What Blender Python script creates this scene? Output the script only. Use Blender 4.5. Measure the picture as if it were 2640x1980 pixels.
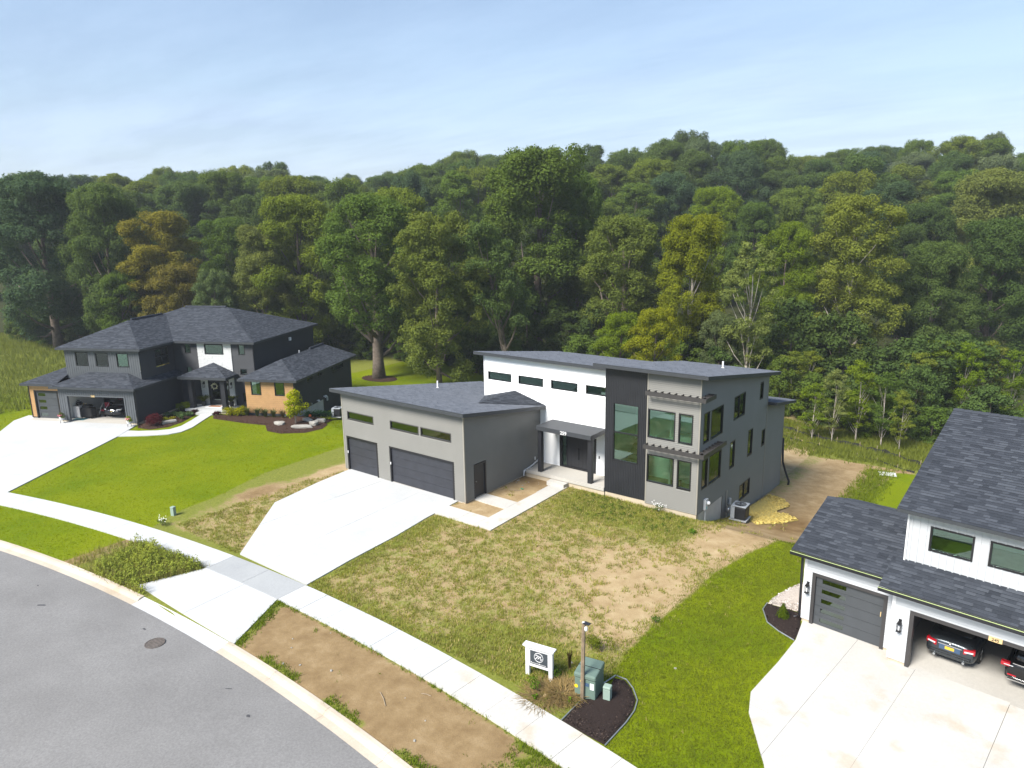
import bpy, bmesh, math, random
import numpy as np
from mathutils import Vector, Matrix

for o in list(bpy.data.objects): bpy.data.objects.remove(o)
SC = bpy.context.scene
COL = SC.collection
random.seed(11)
RNG = np.random.default_rng(7)

# ---------------------------------------------------------------- camera
cam_d = bpy.data.cameras.new('camera'); cam = bpy.data.objects.new('camera', cam_d); COL.objects.link(cam)
CAM = Vector((24.996, -27.902, 15.125))
r_, u_, f_ = Vector((0.7931, 0.6089, -0.0160)), Vector((-0.1202, 0.1823, 0.9759)), Vector((-0.5971, 0.7720, -0.2178))
m = Matrix.Identity(4)
for i in range(3):
    m[i][0] = r_[i]; m[i][1] = u_[i]; m[i][2] = -f_[i]; m[i][3] = CAM[i]
cam.matrix_world = m
cam_d.sensor_width = 36.0; cam_d.lens = 36.0 * 1835.65 / 2640
cam_d.clip_start = 0.5; cam_d.clip_end = 6000
SC.camera = cam

# ---------------------------------------------------------------- sky, sun, exposure
SUN_AZ, SUN_EL = math.radians(191), math.radians(46)      # azimuth clockwise from +Y: front left of the houses
W = bpy.data.worlds.new('World'); SC.world = W; W.use_nodes = True
nt = W.node_tree; nt.nodes.clear()
def N(t, **k):
    n = nt.nodes.new(t)
    for a, b in k.items(): setattr(n, a, b)
    return n
wo = N('ShaderNodeOutputWorld'); bg = N('ShaderNodeBackground'); bg.inputs[1].default_value = 0.066
sky = N('ShaderNodeTexSky', sky_type='NISHITA', sun_disc=False, sun_elevation=SUN_EL, sun_rotation=SUN_AZ, air_density=1.25, dust_density=0.6, ozone_density=2.2)
tc = N('ShaderNodeTexCoord'); sep = N('ShaderNodeSeparateXYZ'); nt.links.new(tc.outputs['Generated'], sep.inputs[0])
mx = N('ShaderNodeMath', operation='MAXIMUM'); nt.links.new(sep.outputs[2], mx.inputs[0]); mx.inputs[1].default_value = 0.0
ad = N('ShaderNodeMath', operation='ADD'); nt.links.new(mx.outputs[0], ad.inputs[0]); ad.inputs[1].default_value = 0.10
dv = N('ShaderNodeVectorMath', operation='DIVIDE'); cmb = N('ShaderNodeCombineXYZ')
for k in range(3): nt.links.new(ad.outputs[0], cmb.inputs[k])
nt.links.new(tc.outputs['Generated'], dv.inputs[0]); nt.links.new(cmb.outputs[0], dv.inputs[1])
nz = N('ShaderNodeTexNoise'); nz.inputs['Scale'].default_value = 0.75; nz.inputs['Detail'].default_value = 6; nz.inputs['Roughness'].default_value = 0.55
nt.links.new(dv.outputs[0], nz.inputs['Vector'])
rp = N('ShaderNodeValToRGB'); rp.color_ramp.elements[0].position = 0.30; rp.color_ramp.elements[1].position = 0.78
rp.color_ramp.elements[0].color = (0.55, 0.55, 0.55, 1); rp.color_ramp.elements[1].color = (1.0, 1.0, 1.0, 1)
nt.links.new(nz.outputs[0], rp.inputs[0])
thin = N('ShaderNodeMapRange'); thin.inputs[1].default_value = 0.0; thin.inputs[2].default_value = 0.42; thin.inputs[3].default_value = 1.0; thin.inputs[4].default_value = 0.12
nt.links.new(sep.outputs[2], thin.inputs[0])
cm = N('ShaderNodeMath', operation='MULTIPLY'); nt.links.new(rp.outputs[0], cm.inputs[0]); nt.links.new(thin.outputs[0], cm.inputs[1])
nz2 = N('ShaderNodeTexNoise'); nz2.inputs['Scale'].default_value = 1.9; nz2.inputs['Detail'].default_value = 7; nz2.inputs['Roughness'].default_value = 0.6
mp2 = N('ShaderNodeMapping'); mp2.inputs['Scale'].default_value = (0.45, 1.2, 1.0); mp2.inputs['Rotation'].default_value = (0, 0, 0.9); nt.links.new(dv.outputs[0], mp2.inputs[0]); nt.links.new(mp2.outputs[0], nz2.inputs['Vector'])
vr = N('ShaderNodeValToRGB'); vr.color_ramp.elements[0].position = 0.36; vr.color_ramp.elements[1].position = 0.62; vr.color_ramp.elements[0].color = (3.25, 4.05, 5.7, 1); vr.color_ramp.elements[1].color = (4.25, 5.2, 7.0, 1); nt.links.new(nz2.outputs[0], vr.inputs[0])
mixs = N('ShaderNodeMixRGB'); nt.links.new(vr.outputs[0], mixs.inputs[2])     # thin streaky overcast veil
nt.links.new(cm.outputs[0], mixs.inputs[0]); nt.links.new(sky.outputs[0], mixs.inputs[1])
nt.links.new(mixs.outputs[0], bg.inputs[0]); nt.links.new(bg.outputs[0], wo.inputs[0])

sun_d = bpy.data.lights.new('sun', 'SUN'); sun = bpy.data.objects.new('sun', sun_d); COL.objects.link(sun)
sun_d.energy = 3.4; sun_d.angle = math.radians(24); sun_d.color = (1.0, 0.955, 0.88)
sd = Vector((math.sin(SUN_AZ) * math.cos(SUN_EL), math.cos(SUN_AZ) * math.cos(SUN_EL), math.sin(SUN_EL)))
sun.rotation_euler = (-sd).to_track_quat('-Z', 'Y').to_euler(); sun.location = (0, 0, 60)

SC.view_settings.view_transform = 'Standard'; SC.view_settings.look = 'None'
SC.view_settings.exposure = 1.34; SC.view_settings.gamma = 1.0; SC.view_settings.use_curve_mapping = False
SC.render.engine = 'CYCLES'
SC.cycles.max_bounces = 7; SC.cycles.transparent_max_bounces = 8; SC.cycles.diffuse_bounces = 3; SC.cycles.caustics_reflective = False; SC.cycles.caustics_refractive = False

# ---------------------------------------------------------------- materials
MATS = {}
def node_mat(name):
    m = bpy.data.materials.new(name); m.use_nodes = True; t = m.node_tree; t.nodes.clear()
    out = t.nodes.new('ShaderNodeOutputMaterial'); b = t.nodes.new('ShaderNodeBsdfPrincipled'); t.links.new(b.outputs[0], out.inputs[0])
    MATS[name] = m
    return m, t, b
def coord(t, kind='Object', scale=(1, 1, 1)):
    c = t.nodes.new('ShaderNodeTexCoord'); mp = t.nodes.new('ShaderNodeMapping'); mp.inputs['Scale'].default_value = scale
    t.links.new(c.outputs[kind], mp.inputs[0]); return mp.outputs[0]
def noise(t, vec, scale, detail=4, rough=0.55):
    n = t.nodes.new('ShaderNodeTexNoise'); n.inputs['Scale'].default_value = scale; n.inputs['Detail'].default_value = detail; n.inputs['Roughness'].default_value = rough
    t.links.new(vec, n.inputs['Vector']); return n.outputs[0]
def ramp(t, fac, stops):
    r = t.nodes.new('ShaderNodeValToRGB'); el = r.color_ramp.elements
    while len(el) < len(stops): el.new(0.5)
    for e, (p, c) in zip(el, stops): e.position = p; e.color = (*c, 1) if len(c) == 3 else c
    t.links.new(fac, r.inputs[0]); return r.outputs[0]
def mix(t, fac, a, b, mode='MIX'):
    x = t.nodes.new('ShaderNodeMixRGB'); x.blend_type = mode
    for s, v in ((0, fac), (1, a), (2, b)):
        if isinstance(v, (int, float)): x.inputs[s].default_value = v if s == 0 else (v, v, v, 1)
        elif isinstance(v, tuple): x.inputs[s].default_value = (*v, 1)
        else: t.links.new(v, x.inputs[s])
    return x.outputs[0]
def mathn(t, op, a, b=0.0, clamp=False):
    x = t.nodes.new('ShaderNodeMath'); x.operation = op; x.use_clamp = clamp
    for s, v in ((0, a), (1, b)):
        if isinstance(v, (int, float)): x.inputs[s].default_value = v
        else: t.links.new(v, x.inputs[s])
    return x.outputs[0]
def attr(t, name, out='Fac'):
    a = t.nodes.new('ShaderNodeAttribute'); a.attribute_name = name; return a.outputs[out]
def bump(t, b, h, strength=0.3, dist=0.02):
    n = t.nodes.new('ShaderNodeBump'); n.inputs['Strength'].default_value = strength; n.inputs['Distance'].default_value = dist
    t.links.new(h, n.inputs['Height']); t.links.new(n.outputs[0], b.inputs['Normal'])
def plain(name, col, rough=0.6, metal=0.0, var=0.12, scale=3.0, spec=0.4, bmp=0.0):
    m, t, b = node_mat(name); v = coord(t)
    n = noise(t, v, scale, 5)
    c = ramp(t, n, [(0.25, tuple(x * (1 - var) for x in col)), (0.75, tuple(min(1, x * (1 + var)) for x in col))])
    t.links.new(c, b.inputs['Base Color']); b.inputs['Roughness'].default_value = rough; b.inputs['Metallic'].default_value = metal
    b.inputs['Specular IOR Level'].default_value = spec
    if bmp: bump(t, b, noise(t, v, scale * 12, 3), bmp, 0.01)
    return m
def rnd_mat(name, stops, rough=0.85, spec=0.2, fine=30.0, amount=0.25, bmp=0.0):
    """colour by the face attribute rnd, with fine grain on top"""
    m, t, b = node_mat(name); c = ramp(t, attr(t, 'rnd'), stops); v = coord(t)
    n = noise(t, v, fine, 4, 0.7); g = ramp(t, n, [(0.3, (1 - amount,) * 3), (0.7, (1 + amount * 0.6,) * 3)])
    t.links.new(mix(t, 1.0, c, g, 'MULTIPLY'), b.inputs['Base Color']); b.inputs['Roughness'].default_value = rough; b.inputs['Specular IOR Level'].default_value = spec
    if bmp: bump(t, b, n, bmp, 0.01)
    return m
plain('siding_grey', (0.185, 0.181, 0.166), 0.55, var=0.06, scale=0.7)
plain('siding_white', (0.86, 0.87, 0.88), 0.5, var=0.03, scale=0.7)
plain('siding_offwhite', (0.46, 0.475, 0.495), 0.5, var=0.03, scale=0.7)
plain('siding_charcoal', (0.030, 0.032, 0.037), 0.55, var=0.10, scale=0.8)
plain('board_charcoal', (0.050, 0.056, 0.060), 0.55, var=0.10, scale=0.8)
plain('board_slate', (0.085, 0.093, 0.102), 0.55, var=0.10, scale=0.8)
plain('panel_black', (0.020, 0.021, 0.025), 0.45, var=0.15, scale=1.2)
plain('metal_black', (0.014, 0.014, 0.016), 0.4, var=0.15)
plain('trim_bronze', (0.045, 0.042, 0.042), 0.45, var=0.10)
plain('door_slate', (0.030, 0.032, 0.040), 0.5, var=0.18, scale=2.0)
plain('door_iron', (0.055, 0.060, 0.066), 0.5, var=0.10, scale=2.0)
plain('fascia', (0.040, 0.044, 0.050), 0.5, var=0.12)
plain('soffit', (0.05, 0.05, 0.055), 0.7)
plain('corner_tan', (0.26, 0.245, 0.21), 0.55, var=0.05)
plain('white_paint', (0.66, 0.66, 0.67), 0.5, var=0.03)
plain('pvc_white', (0.78, 0.78, 0.77), 0.45, var=0.04)
plain('drywall', (0.82, 0.83, 0.81), 0.85, var=0.03)
plain('garage_wall', (0.30, 0.29, 0.27), 0.85, var=0.05)
plain('floor_wood', (0.34, 0.27, 0.19), 0.5, var=0.25, scale=2.0)
plain('foundation', (0.45, 0.38, 0.28), 0.9, var=0.16, scale=1.5, bmp=0.3)
plain('concrete_wall', (0.50, 0.48, 0.44), 0.9, var=0.12, scale=1.2, bmp=0.3)
plain('galvanised', (0.42, 0.44, 0.46), 0.35, metal=0.7, var=0.15)
plain('meter_grey', (0.50, 0.53, 0.55), 0.5, var=0.1)
plain('utility_green', (0.12, 0.175, 0.145), 0.5, var=0.10, scale=1.5)
plain('pedestal_green', (0.26, 0.34, 0.29), 0.5, var=0.08)
plain('rubber', (0.012, 0.012, 0.013), 0.8, var=0.2)
plain('post_wood', (0.22, 0.165, 0.11), 0.85, var=0.35, scale=6.0, bmp=0.4)
plain('plaque_wood', (0.62, 0.45, 0.22), 0.6, var=0.15, scale=9.0)
plain('yellow_sticker', (0.85, 0.55, 0.02), 0.6, var=0.05)
plain('sticker_white', (0.8, 0.8, 0.82), 0.6, var=0.05)
plain('sticker_teal', (0.1, 0.55, 0.55), 0.6, var=0.05)
plain('sign_slate', (0.045, 0.055, 0.065), 0.6, var=0.10)
plain('silt_fabric', (0.020, 0.020, 0.020), 0.8, var=0.3)
plain('stake_wood', (0.28, 0.22, 0.15), 0.85, var=0.2)
plain('pipe_black', (0.012, 0.012, 0.013), 0.5, var=0.2)
plain('gutter_black', (0.015, 0.015, 0.018), 0.35, var=0.1)
plain('drip_edge_glint', (0.42, 0.50, 0.22), 0.4, var=0.06)  # green highlight reflected along the eave edge, painted in as colour
plain('ac_black', (0.016, 0.017, 0.020), 0.5, var=0.2)
plain('ac_grey', (0.36, 0.39, 0.42), 0.45, var=0.1)
plain('stain', (0.42, 0.30, 0.17), 0.9, var=0.2)
plain('iron', (0.10, 0.085, 0.075), 0.7, var=0.3, scale=8)
plain('asphalt_patch', (0.06, 0.06, 0.065), 0.9, var=0.3)
plain('car_dark', (0.012, 0.014, 0.020), 0.18, metal=0.4, var=0.05, spec=0.7)
plain('car_grey', (0.060, 0.070, 0.080), 0.25, metal=0.6, var=0.05, spec=0.7)
plain('car_black', (0.008, 0.008, 0.009), 0.2, metal=0.2, var=0.05, spec=0.7)
plain('car_glass', (0.006, 0.007, 0.008), 0.06, var=0.05, spec=0.8)
plain('chrome', (0.75, 0.76, 0.78), 0.15, metal=1.0, var=0.03)
plain('tail_red', (0.45, 0.008, 0.018), 0.2, var=0.1, spec=0.7)
plain('lamp_clear', (0.75, 0.76, 0.78), 0.2, var=0.03, spec=0.7)
plain('plate_blue', (0.05, 0.09, 0.16), 0.4, var=0.1)
plain('plate_gold', (0.65, 0.43, 0.05), 0.4, var=0.1)
plain('tyre', (0.012, 0.012, 0.012), 0.85, var=0.2)
plain('rim', (0.35, 0.36, 0.37), 0.35, metal=0.8, var=0.1)
plain('red_plastic', (0.35, 0.03, 0.05), 0.5, var=0.15)
plain('blue_plastic', (0.02, 0.05, 0.16), 0.5, var=0.15)
plain('green_plastic', (0.03, 0.22, 0.12), 0.5, var=0.15)
plain('yellow_plastic', (0.60, 0.62, 0.03), 0.5, var=0.15)
plain('teal_mat', (0.04, 0.13, 0.15), 0.9, var=0.2)
plain('mat_brown', (0.30, 0.13, 0.06), 0.9, var=0.2)
plain('terracotta', (0.30, 0.10, 0.05), 0.8, var=0.15)
plain('wreath', (0.50, 0.48, 0.33), 0.9, var=0.25, scale=15)
plain('bark', (0.125, 0.10, 0.08), 0.95, var=0.4, scale=4.0, bmp=0.5)
plain('bark_pale', (0.36, 0.32, 0.27), 0.9, var=0.4, scale=3.0, bmp=0.4)
plain('boulder', (0.30, 0.285, 0.255), 0.9, var=0.25, scale=2.5, bmp=0.5)
plain('stone_veneer', (0.54, 0.545, 0.545), 0.85, var=0.14, scale=4.0, bmp=0.4)
plain('wood_plank', (0.40, 0.235, 0.105), 0.6, var=0.10, scale=2.5)
plain('straw', (0.52, 0.40, 0.11), 0.9, var=0.3, scale=12.0, bmp=0.6)
plain('flower_pink', (0.65, 0.20, 0.25), 0.7, var=0.3)
plain('flower_white', (0.85, 0.85, 0.82), 0.7, var=0.05)
plain('dead_grass', (0.30, 0.22, 0.11), 0.9, var=0.25)
plain('orange', (0.75, 0.14, 0.03), 0.6, var=0.05)
rnd_mat('shingle', [(0.0, (0.024, 0.028, 0.036)), (0.5, (0.044, 0.050, 0.062)), (1.0, (0.076, 0.085, 0.101))], 0.9, 0.25, 45, 0.3)
rnd_mat('shingle_pale', [(0.0, (0.082, 0.092, 0.110)), (0.5, (0.108, 0.119, 0.140)), (1.0, (0.136, 0.148, 0.172))], 0.85, 0.3, 45, 0.25)
rnd_mat('mulch_dark', [(0.0, (0.014, 0.010, 0.009)), (0.6, (0.032, 0.022, 0.019)), (1.0, (0.085, 0.062, 0.050))], 0.95, 0.15, 20, 0.4)
rnd_mat('mulch_brown', [(0.0, (0.030, 0.016, 0.011)), (0.6, (0.060, 0.034, 0.024)), (1.0, (0.12, 0.07, 0.05))], 0.95, 0.15, 20, 0.4)
rnd_mat('gravel', [(0.0, (0.24, 0.20, 0.17)), (0.5, (0.48, 0.42, 0.37)), (1.0, (0.80, 0.76, 0.72))], 0.9, 0.2, 20, 0.3)
def concrete(name, c1, c2, stain=None, grain=0.12):
    m, t, b = node_mat(name); v = coord(t, 'Object'); n1 = noise(t, v, 0.35, 6, 0.6); n2 = noise(t, v, 14, 4, 0.7)
    c = ramp(t, n1, [(0.3, c1), (0.7, c2)])
    if stain:
        s = ramp(t, noise(t, v, 0.9, 3, 0.5), [(0.58, (0, 0, 0)), (0.72, (1, 1, 1))]); c = mix(t, mathn(t, 'MULTIPLY', s, 0.55), c, stain)
    g = ramp(t, n2, [(0.3, (1 - grain,) * 3), (0.7, (1.0,) * 3)])
    t.links.new(mix(t, 1.0, c, g, 'MULTIPLY'), b.inputs['Base Color']); b.inputs['Roughness'].default_value = 0.9; b.inputs['Specular IOR Level'].default_value = 0.25
    bump(t, b, n2, 0.15, 0.005); return m
concrete('concrete_new', (0.45, 0.46, 0.46), (0.53, 0.535, 0.53))
concrete('concrete_grey', (0.33, 0.34, 0.345), (0.38, 0.39, 0.39))
concrete('concrete_warm', (0.47, 0.455, 0.42), (0.54, 0.525, 0.49), (0.46, 0.37, 0.26))
concrete('concrete_kerb', (0.42, 0.36, 0.28), (0.56, 0.49, 0.40), (0.36, 0.28, 0.19))
concrete('concrete_slab', (0.40, 0.38, 0.34), (0.50, 0.48, 0.44))
concrete('asphalt', (0.200, 0.195, 0.190), (0.245, 0.240, 0.234), None, 0.30)
# glass: clear tinted panes with a mirror coat
def glass(name, tint, ior, base=0.0):
    m = bpy.data.materials.new(name); m.use_nodes = True; t = m.node_tree; t.nodes.clear(); MATS[name] = m
    out = t.nodes.new('ShaderNodeOutputMaterial'); tr = t.nodes.new('ShaderNodeBsdfTransparent'); tr.inputs[0].default_value = (*tint, 1)
    gl = t.nodes.new('ShaderNodeBsdfGlossy'); gl.inputs['Roughness'].default_value = 0.015; gl.inputs[0].default_value = (0.80, 0.95, 0.88, 1)
    fr = t.nodes.new('ShaderNodeFresnel'); fr.inputs[0].default_value = ior
    mx = t.nodes.new('ShaderNodeMixShader'); t.links.new(fr.outputs[0], mx.inputs[0]) if not base else t.links.new(mathn(t, 'ADD', fr.outputs[0], base, True), mx.inputs[0])
    t.links.new(tr.outputs[0], mx.inputs[1]); t.links.new(gl.outputs[0], mx.inputs[2]); t.links.new(mx.outputs[0], out.inputs[0])
glass('glass_green', (0.78, 0.96, 0.86), 1.5, 0.07)
glass('glass_dark', (0.10, 0.13, 0.11), 1.6, 0.14)
# foliage
def leaf_mat(name, trans=0.38):
    m = bpy.data.materials.new(name); m.use_nodes = True; t = m.node_tree; t.nodes.clear(); MATS[name] = m
    out = t.nodes.new('ShaderNodeOutputMaterial'); oi = t.nodes.new('ShaderNodeObjectInfo')
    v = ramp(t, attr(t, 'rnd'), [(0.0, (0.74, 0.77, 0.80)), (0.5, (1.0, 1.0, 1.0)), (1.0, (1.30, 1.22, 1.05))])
    c = mix(t, 1.0, oi.outputs['Color'], v, 'MULTIPLY')
    d = t.nodes.new('ShaderNodeBsdfDiffuse'); tl = t.nodes.new('ShaderNodeBsdfTranslucent'); mx = t.nodes.new('ShaderNodeMixShader'); mx.inputs[0].default_value = trans
    t.links.new(c, d.inputs[0]); t.links.new(mix(t, 1.0, c, (1.15, 1.1, 0.6), 'MULTIPLY'), tl.inputs[0])
    t.links.new(d.outputs[0], mx.inputs[1]); t.links.new(tl.outputs[0], mx.inputs[2]); t.links.new(mx.outputs[0], out.inputs[0])
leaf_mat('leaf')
# ground: zone weights from vertex colours (lawn, cover, dirt), ragged by noise
def ground_mat():
    m, t, b = node_mat('ground'); v = coord(t, 'Object')
    z = t.nodes.new('ShaderNodeAttribute'); z.attribute_name = 'zone'; s = t.nodes.new('ShaderNodeSeparateColor'); t.links.new(z.outputs['Color'], s.inputs[0])
    big = noise(t, v, 0.22, 5, 0.6); med = noise(t, v, 1.3, 6, 0.65); fine = noise(t, v, 9.0, 5, 0.7); vf = noise(t, v, 40.0, 3, 0.7)
    sand = ramp(t, med, [(0.25, (0.32, 0.225, 0.115)), (0.5, (0.42, 0.315, 0.175)), (0.78, (0.54, 0.43, 0.265))])
    dirt = ramp(t, med, [(0.25, (0.130, 0.078, 0.034)), (0.55, (0.205, 0.132, 0.060)), (0.8, (0.29, 0.20, 0.105))])
    bare = mix(t, s.outputs[2], sand, dirt)
    bare = mix(t, 1.0, bare, ramp(t, vf, [(0.3, (0.72, 0.72, 0.72)), (0.7, (1.1, 1.1, 1.1))]), 'MULTIPLY')
    weed = ramp(t, fine, [(0.25, (0.100, 0.120, 0.018)), (0.55, (0.165, 0.180, 0.032)), (0.8, (0.25, 0.235, 0.065))])
    cov = mathn(t, 'ADD', mathn(t, 'ADD', mathn(t, 'MULTIPLY', fine, 0.55), mathn(t, 'MULTIPLY', med, 0.75)), mathn(t, 'MULTIPLY', s.outputs[1], 1.15))
    cm = t.nodes.new('ShaderNodeMapRange'); cm.inputs[1].default_value = 1.03; cm.inputs[2].default_value = 1.25; t.links.new(cov, cm.inputs[0])
    c = mix(t, cm.outputs[0], bare, weed)
    l1 = ramp(t, big, [(0.3, (0.100, 0.150, 0.002)), (0.5, (0.140, 0.180, 0.002)), (0.72, (0.170, 0.200, 0.003))])
    lawn = mix(t, 1.0, l1, ramp(t, mix(t, 0.5, fine, vf), [(0.3, (0.66, 0.70, 0.6)), (0.7, (1.22, 1.2, 1.2))]), 'MULTIPLY')
    lm = mathn(t, 'ADD', s.outputs[0], mathn(t, 'MULTIPLY', mathn(t, 'SUBTRACT', med, 0.5), 0.5))
    lr = t.nodes.new('ShaderNodeMapRange'); lr.inputs[1].default_value = 0.4; lr.inputs[2].default_value = 0.6; t.links.new(lm, lr.inputs[0])
    c = mix(t, lr.outputs[0], c, lawn)
    al = t.nodes.new('ShaderNodeAttribute'); al.attribute_name = 'forest_floor'
    c = mix(t, al.outputs['Fac'], c, ramp(t, med, [(0.3, (0.020, 0.026, 0.008)), (0.7, (0.05, 0.055, 0.018))]))  # dark green-brown floor of the wood
    t.links.new(c, b.inputs['Base Color']); b.inputs['Roughness'].default_value = 1.0; b.inputs['Specular IOR Level'].default_value = 0.1
    bump(t, b, mix(t, 0.5, fine, vf), 0.5, 0.05)
ground_mat()

# ---------------------------------------------------------------- helpers
def tag(o, label=None, cat=None, group=None, kind=None):
    if label: o['label'] = label
    if cat: o['category'] = cat
    if group: o['group'] = group
    if kind: o['kind'] = kind
    return o
def link(o, parent=None):
    COL.objects.link(o)
    if parent is not None: o.parent = parent
    return o
def empty(name, loc=(0, 0, 0), rz=0.0):
    o = bpy.data.objects.new(name, None); o.location = loc; o.rotation_euler = (0, 0, rz); o.empty_display_size = 0.3
    return link(o)
class MB:
    def __init__(s): s.v = []; s.f = []; s.r = []
    def face(s, pts, rnd=None):
        n = len(s.v); s.v.extend([tuple(p) for p in pts]); s.f.append(tuple(range(n, n + len(pts)))); s.r.append(rnd if rnd is not None else 0.5); return s
    def box(s, x0, x1, y0, y1, z0, z1, rnd=0.5):
        n = len(s.v)
        s.v += [(x0, y0, z0), (x1, y0, z0), (x1, y1, z0), (x0, y1, z0), (x0, y0, z1), (x1, y0, z1), (x1, y1, z1), (x0, y1, z1)]
        for q in ((0, 3, 2, 1), (4, 5, 6, 7), (0, 1, 5, 4), (1, 2, 6, 5), (2, 3, 7, 6), (3, 0, 4, 7)): s.f.append(tuple(n + k for k in q)); s.r.append(rnd)
        return s
    def prism(s, poly, z0, z1, rnd=0.5):
        """poly counter-clockwise in plan; z0, z1 numbers or functions of (x, y)"""
        a = z0 if callable(z0) else (lambda x, y: z0); b = z1 if callable(z1) else (lambda x, y: z1)
        n = len(s.v); k = len(poly)
        s.v += [(x, y, a(x, y)) for x, y in poly] + [(x, y, b(x, y)) for x, y in poly]
        s.f.append(tuple(n + k + i for i in range(k))); s.r.append(rnd)
        s.f.append(tuple(n + k - 1 - i for i in range(k))); s.r.append(rnd)
        for i in range(k):
            j = (i + 1) % k; s.f.append((n + i, n + j, n + k + j, n + k + i)); s.r.append(rnd)
        return s
    def tube(s, pts, rad, seg=8, cap=True, rnd=0.5):
        pts = [Vector(p) for p in pts]; n0 = len(s.v); k = len(pts)
        rad = rad if isinstance(rad, (list, tuple)) else [rad] * k
        for i, p in enumerate(pts):
            d = (pts[min(i + 1, k - 1)] - pts[max(i - 1, 0)]); d = d.normalized() if d.length > 1e-9 else Vector((0, 0, 1))
            a = d.cross(Vector((0, 0, 1))) if abs(d.z) < 0.95 else d.cross(Vector((1, 0, 0))); a.normalize(); b = d.cross(a)
            for j in range(seg):
                t = 2 * math.pi * j / seg; q = p + (a * math.cos(t) + b * math.sin(t)) * rad[i]; s.v.append(tuple(q))
        for i in range(k - 1):
            for j in range(seg):
                q = (j + 1) % seg; s.f.append((n0 + i * seg + j, n0 + i * seg + q, n0 + (i + 1) * seg + q, n0 + (i + 1) * seg + j)); s.r.append(rnd)
        if cap:
            s.f.append(tuple(n0 + seg - 1 - j for j in range(seg))); s.r.append(rnd)
            s.f.append(tuple(n0 + (k - 1) * seg + j for j in range(seg))); s.r.append(rnd)
        return s
    def lathe(s, prof, seg=16, c=(0, 0, 0)):
        n0 = len(s.v); k = len(prof)
        for r, z in prof:
            for j in range(seg):
                t = 2 * math.pi * j / seg; s.v.append((c[0] + r * math.cos(t), c[1] + r * math.sin(t), c[2] + z))
        for i in range(k - 1):
            for j in range(seg):
                q = (j + 1) % seg; s.f.append((n0 + i * seg + j, n0 + i * seg + q, n0 + (i + 1) * seg + q, n0 + (i + 1) * seg + j)); s.r.append(0.5)
        s.f.append(tuple(n0 + seg - 1 - j for j in range(seg))); s.r.append(0.5)
        s.f.append(tuple(n0 + (k - 1) * seg + j for j in range(seg))); s.r.append(0.5)
        return s
    def mesh(s, name, mat, smooth=False):
        me = bpy.data.meshes.new(name); me.from_pydata(s.v, [], s.f)
        a = me.attributes.new('rnd', 'FLOAT', 'FACE'); a.data.foreach_set('value', s.r)
        if mat: me.materials.append(MATS[mat])
        if smooth: me.polygons.foreach_set('use_smooth', [True] * len(me.polygons))
        me.update(); return me
    def build(s, name, mat, parent=None, smooth=False, bevel=0.0):
        o = bpy.data.objects.new(name, s.mesh(name, mat, smooth)); link(o, parent)
        if bevel:
            b = o.modifiers.new('bevel', 'BEVEL'); b.width = bevel; b.segments = 2; b.limit_method = 'ANGLE'
        return o
def boxo(name, mat, parent, *a, bevel=0.0): return MB().box(*a).build(name, mat, parent, bevel=bevel)
def np_mesh(name, V, F, mat, rnd=None):
    """V (n,3) float, F (m,k) int"""
    me = bpy.data.meshes.new(name); V = np.asarray(V, np.float32); F = np.asarray(F, np.int32); k = F.shape[1]
    me.vertices.add(len(V)); me.vertices.foreach_set('co', V.ravel())
    me.loops.add(F.size); me.loops.foreach_set('vertex_index', F.ravel())
    me.polygons.add(len(F)); me.polygons.foreach_set('loop_start', np.arange(0, F.size, k, dtype=np.int32))
    try: me.polygons.foreach_set('loop_total', np.full(len(F), k, np.int32))
    except Exception: pass
    if rnd is not None:
        a = me.attributes.new('rnd', 'FLOAT', 'FACE'); a.data.foreach_set('value', np.asarray(rnd, np.float32))
    me.materials.append(MATS[mat]); me.update(calc_edges=True); return me
def clip(poly, nx, ny, c):
    """keep the part of a 2-D polygon with nx*x + ny*y <= c"""
    out = []; k = len(poly)
    for i in range(k):
        a, b = poly[i], poly[(i + 1) % k]; da = nx * a[0] + ny * a[1] - c; db = nx * b[0] + ny * b[1] - c
        if da <= 0: out.append(a)
        if (da < 0 < db) or (db < 0 < da):
            t = da / (da - db); out.append((a[0] + (b[0] - a[0]) * t, a[1] + (b[1] - a[1]) * t))
    return out
def inset_slab(poly, g=0.005):
    cx = sum(p[0] for p in poly) / len(poly); cy = sum(p[1] for p in poly) / len(poly)
    r = []
    for x, y in poly:
        d = math.hypot(x - cx, y - cy) or 1; k = (d - g * 1.3) / d; r.append((cx + (x - cx) * k, cy + (y - cy) * k))
    return r
def area(poly): return 0.5 * sum(poly[i][0] * poly[(i + 1) % len(poly)][1] - poly[(i + 1) % len(poly)][0] * poly[i][1] for i in range(len(poly)))
def copy_tree(o, parent=None):
    c = o.copy(); link(c, parent)
    for ch in list(o.children): copy_tree(ch, c)
    return c
def text_obj(name, body, size, loc, mat, parent, rot=(math.pi / 2, 0, 0), depth=0.008, shear=0.0):
    cu = bpy.data.curves.new(name, 'FONT'); cu.body = body; cu.size = size; cu.extrude = depth; cu.align_x = 'CENTER'; cu.shear = shear; cu.offset = size * 0.02
    tmp = bpy.data.objects.new(name, cu); COL.objects.link(tmp)
    dg = bpy.context.evaluated_depsgraph_get(); me = bpy.data.meshes.new_from_object(tmp.evaluated_get(dg)); bpy.data.objects.remove(tmp)
    me.materials.clear(); me.materials.append(MATS[mat]); o = bpy.data.objects.new(name, me); o.location = loc; o.rotation_euler = rot; return link(o, parent)

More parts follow.
